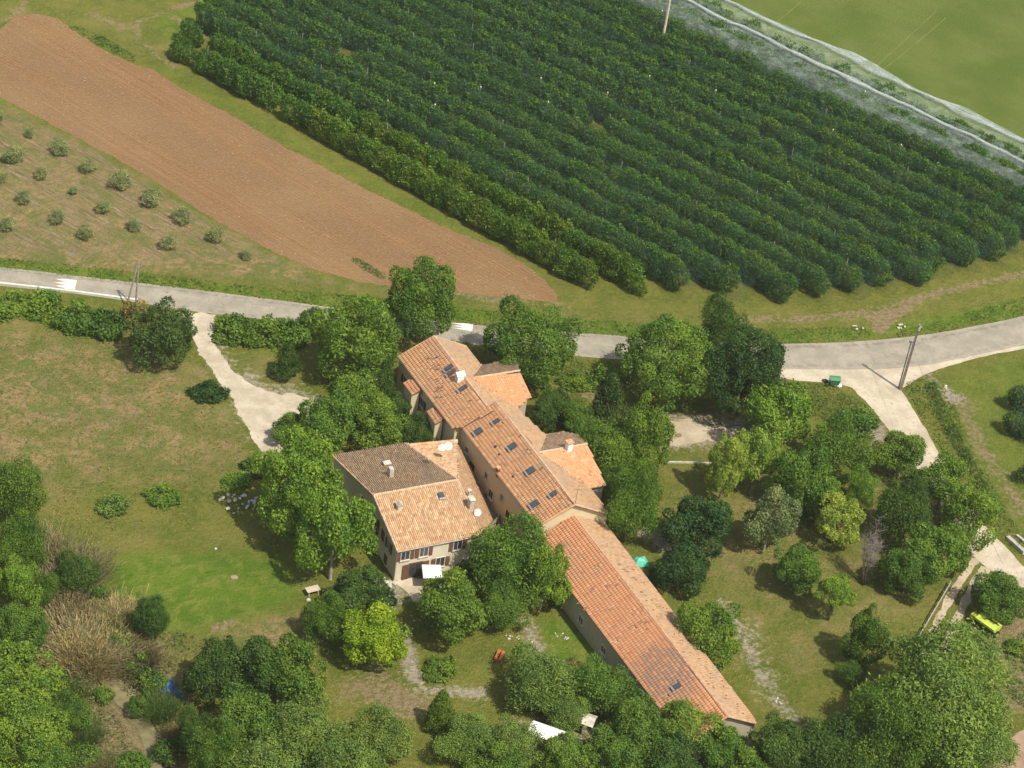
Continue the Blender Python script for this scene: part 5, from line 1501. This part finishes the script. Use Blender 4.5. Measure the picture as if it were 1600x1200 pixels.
# porches on the left wall
for k, (pp, zt, zb) in enumerate((([(630, 598.5), (645, 591.5), (658, 610), (643.5, 617)], 4.95, 4.4), ([(667, 643), (679.5, 637), (694, 655.5), (680, 662.5)], 4.95, 4.4))):
    pts = [P(pp[0][0], pp[0][1], zb), P(pp[1][0], pp[1][1], zt), P(pp[2][0], pp[2][1], zt), P(pp[3][0], pp[3][1], zb)]
    slope(farm, pts, M_TRE, 'flat', eave=(pts[0], pts[3]), seed=20 + k)
    walls(farm, pts, M_WLONG, .2, 'porch_wall')
adopt(farm)

# ---- 3. barn
b1 = P(834, 846, 3.6); b2 = P(943.5, 815.5, 3.7); b3 = P(1184, 1131, 3.7); rA = P(895.5, 804, 5.6); rB = P(1136.5, 1119, 5.6)
dirb = (b3 - b2).normalized(); b4 = Vector((rB.x, rB.y, 0)) * 2 - Vector((b3.x, b3.y, 0)); b4 += (Vector((b1.x, b1.y, 0)) * 1 + Vector((b2.x, b2.y, 0)) - 2 * Vector((rA.x, rA.y, 0))) ; b4.z = 3.6
barn = empty('barn', Vector(((b1.x + b3.x) / 2, (b1.y + b3.y) / 2, 0)), "long low barn with red orange tiled roof running to the bottom of the photo", 'barn')
t1 = slope(barn, [b1, rA, rB, b4], M_TRE, 'flat', eave=(b1, b4), seed=30)
t2 = slope(barn, [rA, b2, b3, rB], M_TPA, 'pale', eave=(b2, b3), seed=31)
ridge(barn, rA, rB, plain('ridge_orange', (0.50, 0.30, 0.19), .85, .3)); ridge(barn, b3, rB, M_TPA, r=.1, off=.04, name='verge_tiles'); ridge(barn, rB, b4, M_TRE, r=.1, off=.04, name='verge_tiles')
bq = walls(barn, [b1, rA, b2, b3, rB, b4], M_WBARN, .35)
bf = wall_frame(bq[0], bq[5]); bL = (bq[5] - bq[0]).xy.length
for t_ in (6, 11, 16, 21, 26): window(barn, bf, t_, 1.2, .9, .9, shutters=False)
window(barn, bf, 29, 0, 2.6, 2.6, shutters=False, door=True)
skylight(barn, 1058, 1073, t1[:2], ax, .5, .7, small=True)
mb = MB()
slipped(t1, [(1000 + rr.uniform(-14, 16), 965 + rr.uniform(-16, 20)) for _ in range(8)] + [(928, 917), (926, 920), (947, 915), (953, 931), (963, 914), (911, 866), (904, 942), (914, 951), (940, 955)])
slipped(t2, [(rr.uniform(967, 1000), rr.uniform(880, 930)) for _ in range(0)] + [(968, 882), (975, 890), (981, 893), (990, 903), (994, 906), (1003, 925), (1008, 930)])
for f_ in range(34):
    u = rr.uniform(0.25, .97); v = rr.uniform(.15, .9); p = rA.lerp(rB, u).lerp(b2.lerp(b3, u), v)
    c, n = t2[:2]; z = c.z - (n.x * (p.x - c.x) + n.y * (p.y - c.y)) / n.z
    mb.box((p.x, p.y, z + .13), (.2, .12, .03), rz=rr.uniform(0, 3))
o = mb.obj('slipped_tile', plain('tile_gap_red', (0.19, 0.11, 0.08), .9), barn); o['kind'] = 'stuff'
adopt(barn)

# ------------------------------------------------------------------ poles and wires
def pole(name, px, py, h, r, label, cat='pole', lean=(0, 0)):
    e = empty(name, P(px, py), label, cat)
    mb = MB(); mb.tube((0, 0, -.2), (lean[0], lean[1], h), r, r * .65, 8); mb.obj('shaft', M_WOODP, e); return e
e = pole('utility_pole', 1407, 609, 10.4, 0.20, "tall wooden utility pole at the corner of the side lane", lean=(.12, 0))
mb = MB(); mb.tube((.12, 0, 10.0), (.55, .1, 10.0), .03)
for z in (9.4, 9.7, 10.0): mb.tube((.15, 0, z), (.4, .05, z), .025); mb.tube((.4, .05, z), (.4, .05, z + .18), .05)
mb.obj('insulator', M_METAL, e)
mb = MB(); mb.tube((.07, -.17, 0), (.17, -.14, 9.5), .035, .035, 5); mb.obj('cable_sheath', plain('brown_cable', (.13, .07, .05)), e)
e = pole('utility_pole', 1404, 606, 7.4, 0.10, "thin dark pole with insulators close beside the tall wooden pole", lean=(.0, .1))
mb = MB(); mb.tube((-.25, .1, 7.2), (.35, .1, 7.2), .04); mb.tube((-.2, .1, 7.2), (-.2, .1, 7.4), .05); mb.tube((.3, .1, 7.2), (.3, .1, 7.4), .05); mb.obj('insulator', M_DARKM, e)
pt_ = P(1037, 52, 4.0)
e = empty('utility_pole', (pt_.x, pt_.y, 0), "pale utility pole at the edge of the netted orchard, cut by the top edge", 'pole')
mb = MB(); mb.tube((0, 0, -.2), (.05, 0, 12), .24, .17, 8); mb.obj('shaft', plain('pale_pole_wood', (.58, .50, .38), .85), e)
mb = MB(); mb.box((-.38, 0, 5.8), (.45, .35, .8)); mb.tube((-.3, 0, .2), (-.3, 0, 5.4), .05); mb.obj('switch_box', M_DARKM, e)
e = empty('twin_pole', P(205, 478), "pair of braced wooden poles rising from the left hedge to the road", 'pole')
mb = MB(); mb.tube((-.5, -.6, 0), (.7, .1, 6.6), .13, .09, 7); mb.obj('shaft', M_WOODP, e)
mb = MB(); mb.tube((.6, -.2, 0), (.8, .1, 6.7), .13, .09, 7); mb.obj('shaft', M_WOODP, e)
mb = MB(); mb.tube((.4, 0, 6.5), (1.3, .3, 6.3), .035); mb.obj('crossarm', M_DARKM, e)
e = pole('sign_post', 112, 422, 2.6, 0.04, "thin grey sign post on the far road verge at left", 'post')
mb = MB(); mb.box((0, 0, 2.4), (.5, .03, .5)); mb.obj('sign_panel', M_METAL, e)
e = pole('marker_post', 321, 573, 1.2, 0.06, "short pale marker post at the left edge of the drive", 'post')
for x, y, s_ in ((353, 527, "hedge right of the drive mouth"), (463, 446, "ploughed field's lower corner"), (733, 478, "road verge right of the tall dark tree")):
    pole('marker_post', x, y, 1.3, 0.05, "short pale stake at the " + s_, 'post')
def wire(a, b, sag, label):
    a = Vector(a); b = Vector(b); mb = MB(); pts = [a.lerp(b, i / 24) - Vector((0, 0, sag * 4 * (i / 24) * (1 - i / 24))) for i in range(25)]
    for p, q_ in zip(pts[:-1], pts[1:]): mb.tube(p, q_, .014, .014, 4, caps=False)
    tag(mb.obj('power_line', M_DARKM), label, 'cable')
top = P(1407, 609) + Vector((.12, 0, 9.95))
dv = (P(1417, 541) - P(1352, 570)).normalized()
wire(top, top + dv * 45, 1.0, "overhead cable running right from the tall pole at the side lane")
wire(top, P(1407, 609) + Vector((-.0, .1, 7.3)) , 0.05, "short slack cable joining the two poles at the side lane")
wire(P(1404, 606) + Vector((0, .1, 7.3)), P(1404, 606) + Vector((0, .1, 7.3)) + Vector((8, -42, 1.0)), 1.0, "overhead cable running down along the side lane from the thin pole")

# ------------------------------------------------------------------ small things
def place(name, px, py, rz, label, cat):
    return empty(name, P(px, py), label, cat, rz=rz)
def pdir(a, b):
    v = P(*b) - P(*a); return math.atan2(v.y, v.x)
M_GREENP = plain('green_plastic', (0.045, 0.15, 0.075), 0.5, .15)
e = place('waste_container', 1302.5, 602, 0.12, "green wheeled waste container where the gravel meets the weedy bank", 'bin')
mb = MB()
for (x0, z0_, x1, z1_) in ((-.6, .18, .6, .18),):
    b_ = [Vector(v) for v in ((-.52, -.38, .18), (.52, -.38, .18), (.52, .38, .18), (-.52, .38, .18))]; t_ = [Vector(v) for v in ((-.66, -.46, 1.05), (.66, -.46, 1.05), (.66, .46, 1.12), (-.66, .46, 1.12))]
    mb.face(list(reversed(b_))); mb.face(t_)
    for i in range(4): mb.face([b_[i], b_[(i + 1) % 4], t_[(i + 1) % 4], t_[i]])
mb.obj('body', M_GREENP, e)
mb = MB(); mb.face([(-.70, -.5, 1.08), (.70, -.5, 1.08), (.70, 0, 1.27), (-.70, 0, 1.27)]); mb.face([(-.70, 0, 1.27), (.70, 0, 1.27), (.70, .52, 1.16), (-.70, .52, 1.16)])
mb.face([(-.7, -.5, 1.08), (-.7, 0, 1.27), (-.7, .52, 1.16)]); mb.face([(.7, .52, 1.16), (.7, 0, 1.27), (.7, -.5, 1.08)]); mb.obj('lid', plain('green_lid', (0.075, 0.21, 0.10), .5, .15), e)
for x in (-.42, .42):
    for y in (-.3, .3): mb = MB(); mb.tube((x, y - .03, .1), (x, y + .03, .1), .1, .1, 10); mb.obj('wheel', M_RUBBER, e)
for s_ in (-1, 1): mb = MB(); mb.tube((s_ * .72, -.2, .95), (s_ * .72, .2, .95), .03); mb.obj('handle', M_DARKM, e)
e = place('waste_bag', 1310, 603, 0, "pale full sack dumped against the right side of the green container", 'sack')
bpy.data.objects.remove(e)
def blob(name, px, py, size, mat, label, cat, seed=0, z=0):
    me = bpy.data.meshes.new(name); import bmesh
    bm = bmesh.new(); bmesh.ops.create_icosphere(bm, subdivisions=2, radius=1)
    for v in bm.verts:
        k = 1 + .25 * mnoise.noise(v.co * 1.7 + Vector((seed, 0, 0))); v.co = Vector((v.co.x * size[0] * k, v.co.y * size[1] * k, max(v.co.z * size[2] * k, -size[2] * .6) + size[2] * .6))
    bm.to_mesh(me); bm.free(); me.materials.append(mat)
    p = P(px, py); o = link(bpy.data.objects.new(name, me)); o.location = (p.x, p.y, z); return tag(o, label, cat)
blob('waste_sack', 1310.5, 604, (.35, .3, .3), M_WHITE, "pale full sack dumped against the right side of the green container", 'sack', 2)
blob('waste_sack', 1289, 596, (.45, .3, .2), M_DARKM, "dark flat sack lying left of the green container", 'sack', 3)
# lime seed drill
M_LIME = plain('lime_paint', (0.42, 0.52, 0.07), 0.45, .1); M_LIMED = plain('olive_lime_paint', (0.30, 0.36, 0.05), 0.5, .15)
rz = pdir((1528, 970), (1556, 990))
e = place('seed_drill', 1541, 984, rz, "lime yellow seed drill with long hopper parked on the grass at the lower right", 'farm machine')
mb = MB()
sec = [(-.45, .75), (-.85, 1.15), (-.85, 1.38), (0.1, 1.52), (.75, 1.3), (.75, 1.1), (.4, .75)]
for x in (-1.35, 1.35): mb.face([(x, y, z) for y, z in (sec if x > 0 else list(reversed(sec)))])
for i in range(len(sec)):
    (y0, z0_), (y1, z1_) = sec[i], sec[(i + 1) % len(sec)]; mb.face([(-1.35, y0, z0_), (-1.35, y1, z1_), (1.35, y1, z1_), (1.35, y0, z0_)])
mb.obj('hopper', M_LIME, e)
mb = MB(); mb.box((.3, .12, 1.54), (1.9, .16, .06)); mb.obj('lid_slot', M_DARKM, e)
mb = MB(); mb.box((-.75, 1.05, 1.3), (1.2, .5, .4)); mb.box((-.1, 1.25, 1.0), (.9, .3, .25)); mb.obj('tank', M_LIME, e)
mb = MB(); mb.tube((-1.3, -.3, .6), (1.3, -.3, .6), .06); mb.tube((-1.3, .3, .6), (1.3, .3, .6), .06)
for x in (-1.2, -.4, .4, 1.2): mb.tube((x, -.5, .6), (x, .6, .6), .05)
mb.tube((-1.4, -.4, .6), (-2.3, -.9, .5), .06); mb.tube((-1.4, .4, .6), (-2.3, -.9, .5), .06); mb.tube((-1.0, -1.1, .7), (-2.2, -.5, .9), .05)
mb.obj('frame', M_LIMED, e)
mb = MB(); mb.box((-1.75, -.25, .95), (.7, .8, .55)); mb.obj('front_box', M_LIMED, e)
for x in (-1.45, 1.45):
    mb = MB(); mb.tube((x - .12, -.15, .45), (x + .12, -.15, .45), .45, .45, 16); w_ = mb.obj('wheel', M_RUBBER, e)
    mb = MB(); mb.tube((x - .13, -.15, .45), (x + .13, -.15, .45), .22, .22, 12); mb.obj('rim', M_LIME, w_)
for k in range(12): mb = MB(); x = -1.2 + k * .218; mb.tube((x, .35, .6), (x, .75, .1), .03, .02, 5); mb.obj('coulter', M_DARKM, e)
# log pile above the drill
e = place('log_pile', 1553, 958, pdir((1543, 953), (1565, 956)), "short pile of pale cut logs under the low tree above the seed drill", 'logs')
for k in range(7): mb = MB(); mb.tube((-.9 + .07 * k, -.3 + .14 * (k % 4), .1 + .17 * (k // 4)), (.9, -.35 + .16 * (k % 4), .1 + .17 * (k // 4)), .1, .09, 7); mb.obj('log', plain('cut_log', (0.40, 0.33, 0.24), .9) if k == 0 else bpy.data.materials['cut_log'], e)
# orange bench
M_ORW = plain('rust_orange_wood', (0.42, 0.13, 0.04), 0.65, .2)
e = place('bench', 780, 1028, pdir((775, 1037), (784, 1018)), "small rust orange wooden bench on the lawn", 'bench')
for y in (-.24, .24): mb = MB(); mb.box((0, y, .45), (1.5, .3, .06)); mb.obj('seat_plank', M_ORW, e)
for x in (-.6, .6): mb = MB(); mb.box((x, 0, .2), (.1, .7, .42)); mb.obj('leg', M_ORW, e)
# picnic table
M_PALEW = plain('weathered_pale_wood', (0.50, 0.42, 0.33), .8, .2)
e = place('picnic_table', 488, 928, pdir((480, 924), (496, 920)), "pale wooden table standing at the right edge of the mown lawn", 'table')
for k in range(5): mb = MB(); mb.box((0, -.36 + k * .18, .75), (1.5, .165, .05)); mb.obj('plank', M_PALEW, e)
for x in (-.55, .55):
    for y in (-.3, .3): mb = MB(); mb.tube((x, y * 1.2, 0), (x, y, .72), .05); mb.obj('leg', M_PALEW, e)
blob('garden_stone', 482, 939, (.3, .25, .2), M_STONE, "pale stone lying just below the wooden table", 'stone', 4)
blob('garden_stone', 337, 858, (.16, .14, .12), M_STONE, "small white stone on the lawn's upper edge", 'stone', 5)
blob('mole_hill', 366, 902, (.45, .35, .07), M_VSOIL, "low dark patch of dug soil in the middle of the mown lawn", 'soil heap', 6)
# sunshade
e = place('sunshade', 672, 916, 0.2, "square white sunshade on the terrace before the house door", 'parasol')
mb = MB(); c4 = [(-1.05, -1.05, 2.25), (1.05, -1.05, 2.25), (1.05, 1.05, 2.25), (-1.05, 1.05, 2.25)]
for i in range(4): mb.face([c4[i], c4[(i + 1) % 4], (0, 0, 2.65)]); a_, b_ = c4[i], c4[(i + 1) % 4]; mb.face([a_, b_, (b_[0], b_[1], 2.1), (a_[0], a_[1], 2.1)])
mb.obj('canopy', plain('white_canvas', (.8, .8, .78), .8, .05), e)
mb = MB(); mb.tube((0, 0, 0), (0, 0, 2.6), .03); mb.obj('pole', M_METAL, e)
# awnings near the barn end
for k, (x, y, sx, sy, lab) in enumerate(((852, 1166, 1.9, 1.0, "long white awning half hidden by foliage at the bottom edge"), (905, 1142, 1.5, .9, "cream canvas awning against the barn's lower left side"))):
    e = place('awning', x, y, pdir((x - 10, y - 3), (x + 10, y + 4)), lab, 'awning'); mb = MB()
    mb.face([(-sx, -sy, 2.0), (sx, -sy, 2.0), (sx, 0, 2.5), (-sx, 0, 2.5)]); mb.face([(-sx, 0, 2.5), (sx, 0, 2.5), (sx, sy, 2.0), (-sx, sy, 2.0)])
    mb.obj('canopy', bpy.data.materials['white_canvas'] if k == 0 else M_STONE, e)
    for x_ in (-sx, sx):
        for y_ in (-sy, sy): mb = MB(); mb.tube((x_ * .97, y_ * .97, 0), (x_ * .97, y_ * .97, 2.0), .03); mb.obj('leg', M_METAL, e)
# tarpaulins
def tarp(px, py, sx, sy, hgt, c, label, rz=0, seed=0, zb=0):
    mb = MB(); n = 12; vs = []
    for i in range(n + 1):
        for j in range(n + 1):
            x, y = (i / n - .5) * 2, (j / n - .5) * 2
            r = max(abs(x), abs(y)); z = hgt * (1 - r ** 2) + .25 * hgt * mnoise.noise(Vector((x * 2.5, y * 2.5, seed))) + .04
            vs.append((x * sx * (1 + .15 * mnoise.noise(Vector((y * 2, seed, 0)))), y * sy, max(.03, z)))
    for i in range(n):
        for j in range(n):
            a = i * (n + 1) + j; mb.face([vs[a], vs[a + n + 1], vs[a + n + 2], vs[a + 1]])
    p = P(px, py); o = mb.obj('tarpaulin', plain('tarp_' + label.split()[0], c, .4, .2, 1.0, bump=.03), None, True, (p.x, p.y, zb)); o.rotation_euler = (0, 0, rz); tag(o, label, 'tarpaulin')
tarp(1000, 880, .95, .7, .8, (.10, .50, .38), "turquoise tarpaulin heaped behind the barn's right eave", .3, 1)
tarp(264, 1080, 1.0, 1.6, .35, (.05, .14, .34), "blue tarpaulin on the shaded creek bank", .7, 2)
tarp(238, 1042, .25, 2.6, .2, (.05, .12, .22), "narrow strip of grey blue tarpaulin leading down to the creek", .45, 3)
tarp(1150, 1180, 1.2, .5, .5, (.06, .25, .42), "crumpled light blue tarpaulin hidden in the trees below the barn", .4, 4)
# stone heap beside the plane tree
import bmesh
sm = []
for s in range(3):
    me = bpy.data.meshes.new('stone'); bm = bmesh.new(); bmesh.ops.create_icosphere(bm, subdivisions=1, radius=1)
    for v in bm.verts: v.co *= 1 + .35 * mnoise.noise(v.co * 2 + Vector((s * 9, 0, 0)))
    bm.to_mesh(me); bm.free(); me.materials.append(M_STONE); sm.append(me)
def stones(px, py, rx, ry, n, label, s0=.25, s1=.6, cat='stones', up=0.25, rz=0.0):
    e = place('stone_heap', px, py, rz, label, cat)
    for k in range(n):
        t, q_ = rr.uniform(0, 6.28), math.sqrt(rr.random()); s_ = rr.uniform(s0, s1)
        o = bpy.data.objects.new('stone', sm[k % 3]); o.location = (q_ * rx * math.cos(t), q_ * ry * math.sin(t), s_ * .4 + up * (1 - q_)); o.scale = (s_, s_ * rr.uniform(.6, 1), s_ * .6); o.rotation_euler = (0, 0, rr.uniform(0, 6)); link(o, e)
stones(376, 790, 2.6, 2.0, 26, "heap of pale rubble stones in the shade left of the plane trees", .15, .36)
stones(598, 912, 1.8, 1.2, 10, "pale stones edging the corner of the terrace", .2, .4, up=.05)
stones(812, 998, 2.2, .4, 12, "row of pale stones at the foot of the airy tree on the lawn", .1, .2, up=0)
stones(879, 994, .9, .7, 12, "small round ring of pale stones on the grass beside the barn", .08, .16, up=0)
stones(1342, 514, .9, .5, 5, "block of broken concrete in the far verge left of the tall pole", .15, .28)
stones(1408, 511, .9, .5, 5, "block of broken concrete in the far verge above the tall pole", .15, .28)
stones(1478, 606, .4, .3, 3, "few pale stones on the dry strip right of the side lane", .15, .3, up=0)
stones(1213, 1094, .8, .8, 6, "scattered pale stones at the lower end of the stony track", .1, .2, up=0)
# low garden wall of pale stone along the yard
def low_wall(a, b, h, w, label, mat=M_STONE, name='garden_wall', cat='wall'):
    A = P(*a); Bp = P(*b); L = (Bp - A).length; rz_ = math.atan2((Bp - A).y, (Bp - A).x)
    e = empty(name, A, label, cat, rz=rz_); n = max(2, int(L / .8))
    base = None
    for k in range(n):
        l = L / n
        if base is None:
            mb = MB(); mb.box((l / 2, 0, h / 2), (l - .02, w, h)); base = mb.mesh('block', mat)
        o = bpy.data.objects.new('block', base); o.location = (k * l, rr.uniform(-.02, .02), rr.uniform(-.03, .0)); link(o, e)
low_wall((1042, 723), (1112, 724.5), .22, .16, "low pale garden wall left of the golden trees, below the gravel yard")
low_wall((1322, 723), (1358, 727), .22, .16, "low pale garden wall between the feathery tree and the round lane tree")
low_wall((1573, 842), (1600, 866), .5, .5, "concrete culvert edge beside the ditch at the right edge", M_CONC, 'culvert', 'culvert')
low_wall((1588, 838), (1612, 858), .35, .3, "second concrete culvert edge nearest the right edge of the photo", M_CONC, 'culvert', 'culvert')
# puddle
sheet('puddle', [(1054, 679), (1060, 676.5), (1066, 679), (1064, 683), (1057, 684)], 0.018, M_MUD, 0.05)
# wooden rail fence beside the wheel tracks
A = P(1483, 915); Bp = P(1421, 1020); rz = math.atan2((Bp - A).y, (Bp - A).x); L = (Bp - A).length
e = empty('rail_fence', A, "low grey wooden rail fence left of the two wheel tracks", 'fence', rz=rz)
n = int(L / 2.2)
for k in range(n + 1): mb = MB(); mb.box((L * k / n, 0, .38), (.12, .12, .8)); mb.obj('post', M_WOODP, e)
for z in (.38, .72):
    for k in range(n): mb = MB(); mb.box((L * (k + .5) / n, .08, z), (L / n, .06, .14)); mb.obj('rail', plain('weathered_rail', (.36, .33, .28), .85) if (k == 0 and z < .5) else bpy.data.materials['weathered_rail'], e)
# courtyard clutter: clothes line frame, planters, lean-to sheet
for k, (x, y) in enumerate(((738, 742), (752, 758), (742, 722), (765, 778))):
    e = place('planter', x, y, .3 * k, "dark potted plant in the yard between the houses, " + ["beside the clothes line", "in the middle of the yard", "nearest the satellite dishes", "at the lower end"][k], 'pot plant')
    mb = MB(); mb.tube((0, 0, 0), (0, 0, .5), .25, .35, 10); mb.obj('pot', M_BROWNW, e)
    o = bpy.data.objects.new('foliage', CR['shrub'][k % 3]); o.location = (0, 0, .9); o.scale = (.6, .6, .6); o.color = (.05, .1, .03, 1); link(o, e)
e = place('clothes_line', 758, 770, .4, "metal clothes line frame in the yard between the houses", 'clothes line')
for x in (-1, 1): mb = MB(); mb.tube((x, 0, 0), (x, 0, 2), .04); mb.tube((x, -.6, 2), (x, .6, 2), .03); mb.obj('post', M_METAL, e)
mb = MB()
for y in (-.5, 0, .5): mb.tube((-1, y, 2), (1, y, 2), .012)
mb.obj('line', M_METAL, e)
e = place('lean_to', 768, 752, pdir((745, 735), (790, 795)), "dark reddish lean-to canopy against the farmhouse wall", 'shelter')
mb = MB(); mb.box((0, 0, 2.4), (3.4, 1.6, .06)); mb.obj('sheet', plain('dark_red_sheet', (.12, .05, .045), .6), e)
for x in (-1.6, 1.6): mb = MB(); mb.tube((x, -.7, 0), (x, -.7, 2.4), .05); mb.obj('post', M_DARKM, e)
print('tiles', tile_no[0])
